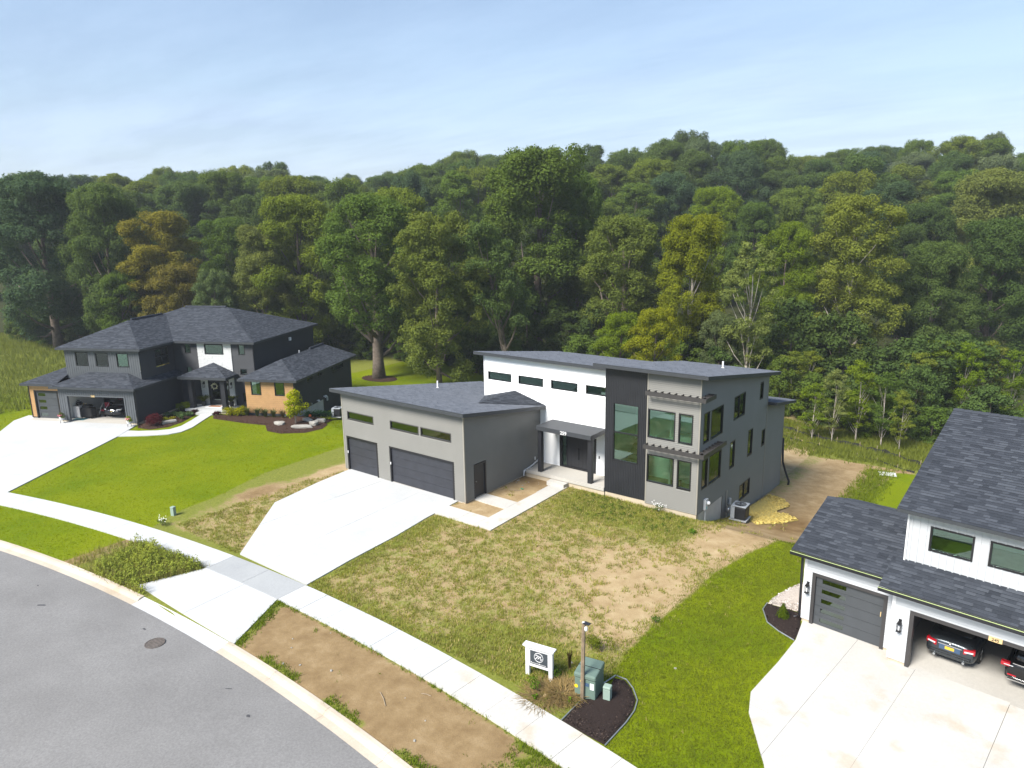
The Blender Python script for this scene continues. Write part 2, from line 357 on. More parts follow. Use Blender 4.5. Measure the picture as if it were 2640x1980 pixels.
# ---------------------------------------------------------------- terrain
RC = (2.7, -111.1)                                   # the street is an arc round this centre
def ss(t): t = np.clip(t, 0, 1); return t * t * (3 - 2 * t)
def ground_h(x, y):
    x = np.asarray(x, float); y = np.asarray(y, float)
    k = np.clip(x / 10, 0, 1); A = 1.6 + 1.1 * k; y0 = 6 - 0.8 * k
    h = -A * (1 - np.exp(-np.maximum(0, y - y0) / 6.0))
    v = (x - 25) * -0.612 + (y + 27.9) * 0.791; u = (x - 25) * 0.791 + (y + 27.9) * 0.612
    h = h + ss((v - 82) / 95) * (10 + 0.03 * np.clip(u, -120, 160))
    r = np.hypot(x - RC[0], y - RC[1])
    road = ss((95.55 - r) / 0.3) * ss((r - 86.2) / 0.3)
    return h - 0.03 - 0.30 * road
def gh(x, y): return float(ground_h(x, y))
def poly_in(px, py, poly):
    inside = np.zeros(px.shape, bool); k = len(poly)
    for i in range(k):
        x0, y0 = poly[i]; x1, y1 = poly[(i + 1) % k]
        c = ((y0 > py) != (y1 > py)) & (px < (x1 - x0) * (py - y0) / ((y1 - y0) if y1 != y0 else 1e-9) + x0); inside ^= c
    return inside
LAWN_X = ([-13.5, -11.2, -12.3, -12.6, -13.9, -14.2, -13.2, -12.0, -11.0], [-20, -12.1, -10.3, -7.7, -3.6, 2.9, 8, 14, 30])   # right edge of the mown left lawn: x at y
RLAWN_X = ([14.2, 14.0, 14.0, 14.1, 14.3, 14.8, 15.6, 16.6, 17.2, 16.2, 17.0, 17.5], [-9, -7, -5.3, -3.9, 0.4, 3.0, 5.6, 7.2, 14, 21, 25, 33])
def zone(x, y):
    """lawn, cover, dirt, forest floor"""
    x = np.asarray(x, float); y = np.asarray(y, float); r = np.hypot(x - RC[0], y - RC[1])
    lx = np.interp(y, LAWN_X[1], LAWN_X[0]); lawn = ss((lx - x) / 0.8 + 0.5)
    lawn = lawn * ss((x + 58 + y * 0.3) / 4)                               # rough meadow beyond the dark house
    lawn = np.where((x < -40) & (y > -7 + (x + 43) * 0.0) & (y > 2), lawn * 0.35, lawn)
    strip = (r < 98.6); lawn = np.where(strip, ss((-10.9 - x) / 0.6 + 0.5), lawn)
    rl = np.interp(y, RLAWN_X[1], RLAWN_X[0]); rlawn = ss((x - rl) / 1.2 + 0.5) * (~strip); rlawn = np.where(y > 27.5, rlawn * 0.3, rlawn)
    lawn = np.maximum(lawn, rlawn * 0.97); lawn = np.where(r < 87, 0.9, lawn)
    cover = np.full(x.shape, 0.40)
    cover += 0.26 * ss((y - 0.5) / 4) * ss((x - 3) / 2) * ss((8 - y) / 4) * ss((12.2 - x) / 1.5)       # greener under the tower
    cover += 0.22 * ss((-9.8 - x) / 2.5)
    cover += 0.30 * ss((-7.0 - y) / 3.0) * ss((x - 6.5) / 4) * (x < 15)                              # weeds towards the sign
    cover += 0.16 * np.exp(-((x - 0.3 - np.abs(y + 6) * 0.02) / 0.7) ** 2)
    cover += 0.20 * np.exp(-((r - 100.3) / 0.35) ** 2)
    cover -= 0.26 * np.exp(-(((x - 11.8) / 2.6) ** 2 + ((y + 2.2) / 2.6) ** 2)) + 0.16 * np.exp(-(((x - 12.7) / 1.2) ** 2 + ((y + 5.3) / 2.0) ** 2))
    cover -= 0.35 * ss((x - 11.6) / 1.6) * ss((y - 0.5) / 3.0) * (x < 18)
    cover = np.where((x > 11) & (y > 28), 0.75, cover); cover = np.where((x > 3) & (y > 30.5), 0.9, cover)
    cover = np.where((x < 11) & (y > 18) & (x > -10), 0.2, cover); cover = np.where(x < -45, 0.75, cover)
    dirt = 0.15 + 0.35 * ss((x - 11.5) / 2) * ss((y - 2) / 5)
    dirt += 0.8 * np.exp(-(((x - 14.4) / 1.1) ** 2 + ((y - 11.5) / 2.0) ** 2)) + 0.75 * np.exp(-(((x + 11.2) / 0.9) ** 2 + ((y + 5.6) / 1.8) ** 2))
    cover -= 0.55 * np.exp(-(((x + 11.2) / 0.8) ** 2 + ((y + 5.6) / 1.6) ** 2)) + 0.4 * np.exp(-(((x + 10.6) / 0.7) ** 2 + ((y + 0.5) / 2.0) ** 2))
    ds = strip & (x > 0) & (r > 95.5)
    edge = np.minimum(np.minimum(r - 95.6, 98.6 - r), 9)
    dx = x - (0.5 + (98.6 - r) * 0.5)
    cover = np.where(ds, 0.10 + 0.55 * np.exp(-(dx / 0.55) ** 2) + 0.40 * np.exp(-((98.6 - r) / 0.18) ** 2) + 0.45 * np.exp(-((r - 95.75) / 0.30) ** 2) * ss((np.sin(x * 1.7) + 0.7) / 0.8) + 0.35 * ss((x - 13) / 1.5), cover)
    dirt = np.where(ds, 0.70, dirt)
    ws = strip & (x <= 0) & (x > -11.2); cover = np.where(ws, 0.35 + 0.45 * ss((x + 10.3) / 1.2), cover); dirt = np.where(ws, 0.6, dirt)
    bed = (x > -0.4) & (x < 2.35) & (y > -0.85) & (y < 5.6); cover = np.where(bed, 0.06, cover); dirt = np.where(bed, 0.3 + 0.5 * ss((y - 3.6) / 1.5), dirt)
    v = (x - 25) * -0.612 + (y + 27.9) * 0.791
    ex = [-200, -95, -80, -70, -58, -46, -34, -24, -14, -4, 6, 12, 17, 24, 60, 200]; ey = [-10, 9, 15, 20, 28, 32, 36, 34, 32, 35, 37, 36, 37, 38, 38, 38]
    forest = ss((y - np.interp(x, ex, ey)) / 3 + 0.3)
    return np.clip(lawn, 0, 1), np.clip(cover, 0, 1), np.clip(dirt, 0, 1), forest
def axis(parts):
    a = []
    for s, e, d in parts: a += list(np.arange(s, e, d))
    a.append(parts[-1][1]); return np.array(a)
gx = axis([(-3000, -400, 260), (-400, -120, 20), (-120, -48, 3), (-48, -16, 0.6), (-16, 22, 0.22), (22, 60, 1.2), (60, 200, 10), (200, 3000, 280)])
gy = axis([(-3000, -400, 260), (-400, -60, 20), (-60, -19, 1.5), (-19, 9, 0.22), (9, 40, 0.6), (40, 120, 3), (120, 400, 14), (400, 3000, 260)])
X, Y = np.meshgrid(gx, gy); Zg = ground_h(X, Y)
Vg = np.stack([X.ravel(), Y.ravel(), Zg.ravel()], 1); nx_, ny_ = len(gx), len(gy)
idx = np.arange(nx_ * ny_).reshape(ny_, nx_)
Fg = np.stack([idx[:-1, :-1].ravel(), idx[:-1, 1:].ravel(), idx[1:, 1:].ravel(), idx[1:, :-1].ravel()], 1)
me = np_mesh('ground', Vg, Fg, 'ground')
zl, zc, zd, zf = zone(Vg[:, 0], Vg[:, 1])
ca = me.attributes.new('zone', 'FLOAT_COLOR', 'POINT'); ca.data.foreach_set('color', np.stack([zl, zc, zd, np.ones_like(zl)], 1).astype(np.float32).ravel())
sa = me.attributes.new('forest_floor', 'FLOAT', 'POINT'); sa.data.foreach_set('value', zf.astype(np.float32))
me.polygons.foreach_set('use_smooth', np.ones(len(me.polygons), bool))
tag(link(bpy.data.objects.new('ground', me)), kind='structure')

# ---------------------------------------------------------------- street, kerb, sidewalk
def pol(r, a): return (RC[0] + r * math.sin(a), RC[1] + r * math.cos(a))
def arc_x(x, r=100.0): return math.asin((x - RC[0]) / r)
def ring(r0, r1, a0, a1, n, z0, z1):
    b = MB(); A = [a0 + (a1 - a0) * i / n for i in range(n + 1)]
    for i in range(n):
        p = [pol(r0, A[i]), pol(r0, A[i + 1]), pol(r1, A[i + 1]), pol(r1, A[i])]
        b.face([(*p[0], z0), (*p[1], z0), (*p[2], z1), (*p[3], z1)])
    return b
road = MB()
for k in range(6):
    r0 = 86.5 + (95.06 - 86.5) * k / 6; r1 = 86.5 + (95.06 - 86.5) * (k + 1) / 6
    zz = lambda r: -0.10 + 0.09 * (1 - ((r - 90.8) / 4.3) ** 2)
    s = ring(r0, r1, arc_x(-70), arc_x(60), 60, zz(r0), zz(r1)); n0 = len(road.v); road.v += s.v; road.f += [tuple(n0 + q for q in f) for f in s.f]; road.r += s.r
tag(road.build('road', 'asphalt', smooth=True), kind='structure')
kerb = tag(empty('kerb'), kind='structure')
DRV = (arc_x(-5.6, 95.5), arc_x(2.1, 95.5))          # dropped kerb at the driveway
LDRV = (arc_x(-37.5, 95.5), arc_x(-24.5, 95.5))
a = arc_x(-62, 95.5); step = 3.05 / 95.5
while a < arc_x(50, 95.5):
    b = min(a + step, arc_x(50, 95.5)); mid = (a + b) / 2
    low = DRV[0] < mid < DRV[1] or LDRV[0] < mid < LDRV[1]
    prof = [(95.06, -0.098), (95.32, -0.085), (95.42, -0.07 if low else 0.0), (95.50, -0.05 if low else 0.025), (95.64, -0.02 if low else 0.025), (95.66, -0.25), (95.06, -0.25)]
    mb = MB(); na = 3; g = 0.004 / 95
    st = [a + g + (b - a - 2 * g) * i / na for i in range(na + 1)]; k = len(prof)
    for t in st: mb.v += [(*pol(r, t), z) for r, z in prof]
    for i in range(na):
        for j in range(k):
            q = (j + 1) % k; mb.f.append((i * k + j, i * k + q, (i + 1) * k + q, (i + 1) * k + j)); mb.r.append(0.5)
    mb.f.append(tuple(range(k - 1, -1, -1))); mb.f.append(tuple(na * k + j for j in range(k))); mb.r += [0.5, 0.5]
    mb.build('kerb_stone', 'concrete_new' if low else 'concrete_kerb', kerb); a = b
walk = tag(empty('sidewalk'), kind='structure')
def slab(parent, poly, mat, top=0.03, thick=0.13, name='slab', z=None):
    if area(poly) < 0: poly = poly[::-1]
    p = inset_slab(poly)
    t = random.uniform(-0.004, 0.004)
    return MB().prism(p, top - thick, top + t).build(name, mat, parent)
js = [arc_x(x, 99.3) for x in (-4.6, -3.3, -2.02, -0.74, 0.52)]
jl = list(js)
while jl[0] > arc_x(-60, 99.3): jl.insert(0, jl[0] - 1.36 / 99.3)
while jl[-1] < arc_x(48, 99.3): jl.append(jl[-1] + 1.45 / 99.3)
for a, b in zip(jl[:-1], jl[1:]):
    xm = RC[0] + 99.3 * math.sin((a + b) / 2)
    mat = 'concrete_grey' if -4.6 < xm < 0.52 else ('concrete_warm' if xm > 9.5 else 'concrete_new')
    slab(walk, [pol(98.58, a), pol(98.58, b), pol(100.03, b), pol(100.03, a)], mat)
def paving(name, poly, cuts, mat, top=0.03):
    """poly cut into slabs by lines ((nx, ny, c), ...)"""
    root = tag(empty(name), kind='structure'); parts = [poly]
    for nx, ny, c in cuts:
        nxt = []
        for p in parts:
            for q in (clip(p, nx, ny, c), clip(p, -nx, -ny, -c)):
                if len(q) > 2 and abs(area(q)) > 0.05: nxt.append(q)
        parts = nxt
    for p in parts: slab(root, p, mat if isinstance(mat, str) else random.choice(mat), top)
    return root
paving('driveway', [(-4.62, -11.05), (-8.9, -6.2), (-9.55, -2.7), (-9.85, 0.12), (-0.55, 0.12), (-0.36, -2.7), (-0.02, -5.2), (0.2, -8.4), (0.5, -11.03)],
       [(0, 1, -3.6), (0, 1, -7.3), (1, 0.04, -3.3), (1, -0.04, -6.5)], 'concrete_new')
paving('driveway_apron', [(-4.52, -12.54), (-5.55, -15.42), (-1.6, -15.46), (2.02, -15.44), (0.52, -12.54)], [(1, 0.05, -2.4)], 'concrete_new', 0.02)
paving('front_walk', [(-0.42, -2.05), (3.44, -2.0), (3.30, 5.28), (2.25, 5.28), (2.3, 1.75), (0.02, 1.80), (0.02, 0.72), (2.3, 0.62), (2.33, -0.82), (-0.5, -0.82)],
       [(0, 1, -0.82), (0, 1, 0.66), (0, 1, 1.77), (0, 1, 3.6), (1, 0, 1.1), (1, 0, 2.31)], 'concrete_warm', 0.035)
paving('neighbour_driveway', [(-43.3, -6.7), (-36.5, -3.7), (-32.3, -2.9), (-30.3, -5.2), (-23.64, -14.5), (-23.2, -15.05), (-27.6, -16.6), (-32.2, -19.0), (-34.0, -18.0), (-39.5, -10.0), (-42.4, -8.1)],
       [(0.44, -0.9, -9.3), (0.44, -0.9, -4.6), (0.44, -0.9, 0.0), (0.9, 0.44, -33.8)], 'concrete_new')
paving('curved_walk', [(-30.28, -5.2), (-28.66, -3.84), (-27.6, -2.7), (-27.4, -1.8), (-27.95, -0.6), (-29.2, 1.0), (-30.55, 2.75), (-31.35, 2.1), (-30.0, 0.4), (-29.1, -0.9), (-28.9, -1.9), (-29.4, -2.7), (-30.45, -3.57), (-31.3, -4.0)],
       [(1, 0.9, -33.1), (-0.6, 1, 15.2), (-0.6, 1, 17.4)], 'concrete_new', 0.025)
paving('white_house_driveway', [(18.55, -1.30), (21.72, -1.66), (21.80, -2.20), (30.8, -3.2), (31.5, -15.0), (24.5, -13.36), (21.1, -12.75), (20.6, -11.4), (19.85, -9.8), (18.75, -7.9), (18.46, -6.9), (18.66, -4.7), (18.74, -2.95)],
       [(0.11, 0.99, -2.25), (0.11, 0.99, -5.4), (0.11, 0.99, -9.0), (0.99, -0.11, 20.55), (0.99, -0.11, 22.6), (0.99, -0.11, 25.3)], 'concrete_warm', 0.032)
paving('white_house_apron', [(20.9, -14.2), (24.5, -14.85), (31.0, -16.6), (31.8, -20.2), (25.0, -18.15), (19.6, -17.1)], [(0.99, -0.2, 28.2)], 'concrete_warm', 0.02)

# ---------------------------------------------------------------- building kit
class WS:
    """a vertical wall plane: s along u from p0, d outward, z up"""
    def __init__(s, p0, u): s.p = p0; s.u = u; s.n = (u[1], -u[0])
    def pt(s, a, d, z): return (s.p[0] + s.u[0] * a + s.n[0] * d, s.p[1] + s.u[1] * a + s.n[1] * d, z)
    def box(s, mb, a0, a1, d0, d1, z0, z1, rnd=0.5):
        n = len(mb.v)
        for z in (z0, z1):
            for a, d in ((a0, d1), (a1, d1), (a1, d0), (a0, d0)): mb.v.append(s.pt(a, d, z))
        for q in ((0, 3, 2, 1), (4, 5, 6, 7), (0, 1, 5, 4), (1, 2, 6, 5), (2, 3, 7, 6), (3, 0, 4, 7)): mb.f.append(tuple(n + k for k in q)); mb.r.append(rnd)
        return mb
    def quad2(s, mb, poly, doff):
        mb.face([s.pt(a, doff(z) if callable(doff) else doff, z) for a, z in poly])
def spans(width, ops, za, zb):
    cuts = [(max(0, a), min(width, b)) for a, b, c, d in ops if min(d, zb) - max(c, za) > 0.5 * (zb - za)]
    cuts.sort(); out = []; x = 0
    for a, b in cuts:
        if a > x + 1e-4: out.append((x, a))
        x = max(x, b)
    if x < width - 1e-4: out.append((x, width))
    return out
def wall(parent, p0, u, width, z0, tops, mat, ops=(), style='lap', course=0.1, name='wall', spacing=0.2, batten_objs=False):
    w = WS(p0, u); mb = MB(); k = (tops[1] - tops[0]) / width; zmax = max(tops)
    cl = lambda poly: clip(poly, -k, 1.0, tops[0])
    if style == 'lap':
        n = int(math.ceil((zmax - z0) / course))
        for i in range(n):
            za, zb = z0 + i * course, z0 + (i + 1) * course
            for a, b in spans(width, ops, za, zb):
                q = cl([(a, za), (b, za), (b, zb), (a, zb)])
                if len(q) < 3: continue
                w.quad2(mb, q, lambda z: 0.002 + 0.028 * max(0.0, (zb - z) / course))
                if za < min(tops): mb.face([w.pt(a, 0.002, za), w.pt(b, 0.002, za), w.pt(b, 0.030, za), w.pt(a, 0.030, za)])
    else:
        zs = sorted({z0, zmax} | {z for o in ops for z in o[2:4] if z0 < z < zmax})
        for za, zb in zip(zs[:-1], zs[1:]):
            for a, b in spans(width, ops, za, zb):
                q = cl([(a, za), (b, za), (b, zb), (a, zb)])
                if len(q) > 2: w.quad2(mb, q, 0.002)
        if style == 'board' and not batten_objs:
            x = spacing / 2
            while x < width:
                for za, zb in zip(zs[:-1], zs[1:]):
                    if not any(a - 0.02 < x < b + 0.02 and c < (za + zb) / 2 < d for a, b, c, d in ops):
                        zt = min(zb, tops[0] + k * x)
                        if zt > za: w.box(mb, x - 0.018, x + 0.018, 0.0, 0.022, za, zt)
                x += spacing
    o = mb.build(name, mat, parent)
    if batten_objs:
        x = spacing / 2
        while x < width:
            segs = [(z0, min(zmax, tops[0] + k * x))]
            for a, b, c, d in ops:
                if a - 0.03 < x < b + 0.03:
                    segs = [t for s_ in segs for t in ((s_[0], min(c, s_[1])), (max(d, s_[0]), s_[1])) if t[1] - t[0] > 0.04]
            for za, zb in segs: w.box(MB(), x - 0.02, x + 0.02, 0.0, 0.024, za, zb).build('batten', mat, o)
            x += spacing
    return w
def window(parent, w, s0, s1, z0, z1, gl='glass_green', fmat='metal_black', fw=0.055, vm=(), hm=(), out=0.03, label=None):
    f = MB()
    w.box(f, s0, s0 + fw, -0.09, out, z0, z1); w.box(f, s1 - fw, s1, -0.09, out, z0, z1)
    w.box(f, s0 + fw, s1 - fw, -0.09, out, z0, z0 + fw); w.box(f, s0 + fw, s1 - fw, -0.09, out, z1 - fw, z1)
    for v in vm: w.box(f, v - 0.025, v + 0.025, -0.085, out - 0.008, z0 + fw, z1 - fw)
    for v in hm: w.box(f, s0 + fw, s1 - fw, -0.084, out - 0.009, v - 0.03, v + 0.03)
    o = f.build('window', fmat, parent)
    if label: o['label'] = label
    xs = [s0 + fw] + sorted(vm) + [s1 - fw]; zs = [z0 + fw] + sorted(hm) + [z1 - fw]
    for a, b in zip(xs[:-1], xs[1:]):
        for c, d in zip(zs[:-1], zs[1:]):
            w.box(MB(), a - 0.01, b + 0.01, -0.045, -0.035, c - 0.01, d + 0.01).build('pane', gl, o)
    return o
def garage_door(parent, w, s0, s1, z0, z1, mat, tmat, sections=4, tw=0.11, lights=None):
    f = MB(); w.box(f, s0, s0 + tw, -0.12, 0.04, z0, z1); w.box(f, s1 - tw, s1, -0.12, 0.04, z0, z1); w.box(f, s0 + tw, s1 - tw, -0.12, 0.04, z1 - tw, z1)
    o = f.build('garage_door', tmat, parent); h = (z1 - tw - z0) / sections
    for i in range(sections):
        za, zb = z0 + i * h + 0.006, z0 + (i + 1) * h - 0.006
        if lights:
            la, lb = lights
            p = MB(); m_ = 0.14 * h
            w.box(p, s0 + tw, la, -0.11, -0.06, za, zb); w.box(p, lb, s1 - tw, -0.11, -0.06, za, zb); zc = za + 0.30 * h; zd = zb - 0.22 * h
            w.box(p, la, lb, -0.11, -0.06, za, zc); w.box(p, la, lb, -0.11, -0.06, zd, zb); p.build('panel', mat, o)
            w.box(MB(), la - 0.01, lb + 0.01, -0.095, -0.085, zc - 0.01, zd + 0.01).build('pane', 'glass_dark', o)
        else: w.box(MB(), s0 + tw, s1 - tw, -0.11, -0.06, za, zb).build('panel', mat, o)
    return o
def shingles(parent, P, mat='shingle', tab=0.33, exp=0.145, lift=0.0, objs=None):
    """courses of shingle tabs on the convex roof plane P (first edge is the eave)"""
    P = [Vector(p) for p in P]; a = (P[1] - P[0]).normalized(); n = Vector((0, 0, 0))
    for i in range(1, len(P) - 1): n += (P[i] - P[0]).cross(P[i + 1] - P[0])
    n.normalize()
    if n.z < 0: n = -n
    b = n.cross(a); q = [((p - P[0]).dot(a), (p - P[0]).dot(b)) for p in P]
    if area(q) < 0: q = q[::-1]
    if max(y for x, y in q) < 1e-3: b = -b; q = [(x, -y) for x, y in q][::-1]
    edges = []
    for i in range(len(q)):
        p0, p1 = q[i], q[(i + 1) % len(q)]; ex, ey = p1[0] - p0[0], p1[1] - p0[1]; l = math.hypot(ex, ey)
        if l > 1e-6: edges.append((ey / l, -ex / l, (ey * p0[0] - ex * p0[1]) / l))
    x0 = min(p[0] for p in q); x1 = max(p[0] for p in q); y1 = max(p[1] for p in q); y0 = min(p[1] for p in q)
    mb = MB(); full = []; row = 0; y = y0 - 0.02
    base = P[0] + n * lift
    while y < y1:
        x = x0 - random.random() * tab
        while x < x1:
            tw = tab * random.choice((0.55, 0.8, 1.0, 1.25)); c = [(x, y), (x + tw, y), (x + tw, y + exp), (x, y + exp)]; ok = True
            for e in edges:
                if max(e[0] * px + e[1] * py - e[2] for px, py in c) > 1e-6: ok = False
            r = random.random() * 0.8 + 0.2 * random.random(); t = 0.012 + 0.010 * (r > 0.55)
            g = c
            if not ok:
                for e in edges:
                    g = clip(g, *e)
                    if len(g) < 3: break
            if len(g) >= 3:
                top = [base + a * px + b * py + n * (t * max(0.12, 1 - (py - y) / exp)) for px, py in g]
                if objs is not None and ok: full.append((x, y, tw, t, r, row))
                else:
                    mb.face(top, r)
                    if ok: mb.face([base + a * x + b * y, base + a * (x + tw) + b * y, top[1], top[0]], r * 0.5)
            x += tw
        y += exp; row += 1
    if objs is not None:
        cl = CAM; full.sort(key=lambda f: ((objs['mw'] @ (base + a * f[0] + b * f[1])) - cl).length)
        R = Matrix((a, b, n)).transposed().to_4x4(); cache = objs.setdefault('cache', {})
        for i, (x, y, tw, t, r, row) in enumerate(full):
            if i < objs['n']:
                key = (round(tw, 2), int(r * 5), t)
                if key not in cache:
                    s = MB(); s.face([(0, 0, t), (tw - 0.006, 0, t), (tw - 0.006, exp, t * 0.12), (0, exp, t * 0.12)], r); s.face([(0, 0, 0), (tw - 0.006, 0, 0), (tw - 0.006, 0, t), (0, 0, t)], r * 0.5); s.face([(0, exp, 0), (0, 0, 0), (0, 0, t), (0, exp, t * 0.12)], r * 0.5)
                    cache[key] = s.mesh('shingle', mat)
                o = bpy.data.objects.new('shingle', cache[key]); o.matrix_local = Matrix.Translation(base + a * x + b * y) @ R; link(o, parent)
            else:
                p = [(x, y), (x + tw, y), (x + tw, y + exp), (x, y + exp)]
                top = [base + a * px + b * py + n * (t if k < 2 else t * 0.12) for k, (px, py) in enumerate(p)]
                mb.face(top, r); mb.face([base + a * x + b * y, base + a * (x + tw) + b * y, top[1], top[0]], r * 0.5)
    return tag(mb.build('shingles', mat, parent), kind='stuff')
def shed_roof(parent, poly, zf, thick, smat, tiles):
    """flat sloping slab; tiles = convex pieces (eave edge first) that carry the shingles"""
    o = MB().prism(poly, lambda x, y: zf(x, y) - thick, zf).build('roof', 'fascia', parent)
    for t in tiles: shingles(o, [(x, y, zf(x, y) + 0.004) for x, y in t], smat)
    return o
def hip_roof(parent, tops, eave, drop, smat, lift=0.004, objs=None):
    """tops: convex 3-D planes (eave edge first); eave: loop of 3-D points"""
    mb = MB()
    for t in tops: mb.face(t)
    k = len(eave)
    for i in range(k):
        a, b = eave[i], eave[(i + 1) % k]; mb.face([(a[0], a[1], a[2] - drop), (b[0], b[1], b[2] - drop), b, a])
    mb.face([(p[0], p[1], p[2] - drop) for p in reversed(eave)])
    o = mb.build('roof', 'fascia', parent)
    for t in tops: shingles(o, t, smat, lift=lift, objs=objs if (objs and t is tops[0]) else None)
    return o
def vent_pipe(parent, x, y, z, h=0.5, r=0.055, name='vent_pipe'):
    MB().lathe([(r * 1.8, -0.05), (r * 1.6, 0.03), (r, 0.05), (r, h), (r * 0.8, h)], 12, (x, y, z)).build(name, 'pvc_white', parent, smooth=False)
def lantern(parent, w, s, z, h=0.42):
    o = w.box(MB(), s - 0.05, s + 0.05, 0.0, 0.03, z + h * 0.55, z + h).build('lantern', 'metal_black', parent)
    c = MB(); w.box(c, s - 0.02, s + 0.02, 0.03, 0.11, z + h * 0.86, z + h * 0.9)
    w.box(c, s - 0.07, s + 0.07, 0.05, 0.19, z + h * 0.66, z + h * 0.74); w.box(c, s - 0.045, s + 0.045, 0.075, 0.165, z + h * 0.74, z + h * 0.86)
    for a in (-0.07, 0.056):
        for d in (0.05, 0.176): w.box(c, s + a, s + a + 0.014, d, d + 0.014, z + 0.02, z + h * 0.66)
    w.box(c, s - 0.075, s + 0.075, 0.045, 0.195, z, z + 0.02); c.build('cage', 'metal_black', o)
    w.box(MB(), s - 0.02, s + 0.02, 0.10, 0.14, z + 0.05, z + h * 0.45).build('candle', 'white_paint', o)
def ac_unit(loc, rz, label, s=1.0):
    r = tag(empty('air_conditioner', loc, rz), label, 'air conditioner'); r.scale = (s, s, s)
    boxo('base_pad', 'concrete_grey', r, -0.48, 0.48, -0.48, 0.48, 0.0, 0.06); MB().box(-0.4, 0.4, -0.4, 0.4, 0.06, 0.80).build('cabinet', 'ac_black', r, bevel=0.06)
    g = MB()
    for i in range(9): g.box(-0.405, 0.405, -0.405, 0.405, 0.13 + i * 0.07, 0.136 + i * 0.07)
    g.build('louvres', 'rubber', r)
    MB().box(-0.42, 0.42, -0.42, 0.42, 0.802, 0.86).build('top_cover', 'ac_grey', r, bevel=0.03)
    boxo('control_panel', 'ac_grey', r, -0.425, -0.20, -0.425, -0.36, 0.10, 0.79)
    MB().lathe([(0.33, 0.0), (0.33, 0.012), (0.08, 0.02), (0.08, 0.0)], 24, (0, 0, 0.862)).build('fan_grille', 'ac_black', r)
    ri = MB()
    for k in range(12):
        t = k * math.pi / 6; ri.tube([(0.07 * math.cos(t), 0.07 * math.sin(t), 0.885), (0.33 * math.cos(t), 0.33 * math.sin(t), 0.882)], 0.006, 4)
    ri.build('guard_wire', 'ac_grey', r)
    return r

# ---------------------------------------------------------------- the modern grey house with the flat sheds
MH = tag(empty('modern_house'), 'grey lap sided modern house with black tower, white entry wall and shed roofs', 'house')
gz = lambda x, y: 5.32 - 0.153 * (y + 0.5)
gw = wall(MH, (-10.15, 0), (1, 0), 10.15, 0.06, (5.02, 5.02), 'siding_grey',
          [(0.25, 3.1, -1, 2.28), (4.17, 9.39, -1, 2.28), (0.46, 2.88, 3.39, 3.91), (4.34, 6.73, 3.39, 3.91), (6.87, 9.25, 3.39, 3.91)])
garage_door(MH, gw, 0.25, 3.1, 0.03, 2.28, 'door_slate', 'metal_black', 4)['label'] = 'single dark garage door'
garage_door(MH, gw, 4.17, 9.39, 0.03, 2.28, 'door_slate', 'metal_black', 4)['label'] = 'wide dark garage door'
for a, b in ((0.46, 2.88), (4.34, 6.73), (6.87, 9.25)): window(MH, gw, a, b, 3.39, 3.91, 'glass_dark', 'trim_bronze')
for a in (0.33, 4.25): gw.box(MB(), a, a + 0.05, 0.04, 0.075, 1.15, 1.30).build('keypad', 'pvc_white', MH)
gs = wall(MH, (0, 0), (0, 1), 7.26, 0.06, (5.02, 3.92), 'siding_grey', [(0.77, 1.82, -1, 2.02)])
d = MB(); gs.box(d, 0.77, 0.87, -0.08, 0.04, 0.03, 2.02); gs.box(d, 1.72, 1.82, -0.08, 0.04, 0.03, 2.02); gs.box(d, 0.87, 1.72, -0.08, 0.04, 1.92, 2.02)
d = d.build('side_door', 'metal_black', MH); gs.box(MB(), 0.87, 1.72, -0.07, -0.02, 0.04, 1.92).build('door_leaf', 'panel_black', d)
gs.box(MB(), 0.93, 0.97, -0.02, 0.05, 0.98, 1.02).build('door_handle', 'galvanised', d)
wall(MH, (-10.15, 14.0), (0, -1), 14.0, -1.6, (2.95, 5.02), 'siding_grey', style='flat')
wall(MH, (-4.47, 14.0), (-1, 0), 5.68, -1.6, (2.95, 2.95), 'siding_grey', style='flat')
for w_, s in ((gw, -0.02), (gw, 10.15)): w_.box(MB(), s - 0.03, s + 0.05, -0.05, 0.035, 0.06, 5.0).build('corner_trim', 'corner_tan', MH)
for a, b in ((-10.13, -9.90), (-7.05, -5.98), (-0.76, -0.02)): boxo('foundation', 'foundation', MH, a, b, 0.012, 0.2, -0.4, 0.06)
boxo('foundation', 'foundation', MH, -0.2, -0.01, 0.19, 7.2, -0.4, 0.06)
boxo('foundation', 'foundation', MH, -10.14, -9.9, 0.21, 14, -2.6, -1.6)
boxo('garage_floor', 'concrete_slab', MH, -10.0, -0.22, 0.0, 13.8, -0.3, 0.028)
shed_roof(MH, [(-10.7, -0.5), (0.45, -0.5), (0.45, 7.25), (-4.48, 7.25), (-4.48, 14.2), (-10.7, 14.2)], gz, 0.2, 'shingle_pale',
          [[(-10.7, 14.2), (-4.48, 14.2), (-4.48, 7.25), (-10.7, 7.25)], [(-10.7, 7.25), (0.45, 7.25), (0.45, -0.5), (-10.7, -0.5)]])
ck = MB(); tip, pk, lf, rt = (-2.04, 3.70, gz(0, 3.70) + 0.03), (-1.94, 7.24, 4.80), (-4.44, 7.24, gz(0, 7.24) + 0.02), (0.46, 7.24, gz(0, 7.24) + 0.02)
ck.face([tip, pk, lf]); ck.face([tip, rt, pk]); ck.face([lf, pk, rt]); ck = ck.build('roof_saddle', 'fascia', MH)
shingles(ck, [lf, tip, pk], 'shingle', lift=0.006); shingles(ck, [tip, rt, pk], 'shingle', lift=0.006)
vent_pipe(MH, -8.7, 7.2, gz(0, 7.2)); vent_pipe(MH, -6.6, 10.2, gz(0, 10.2))
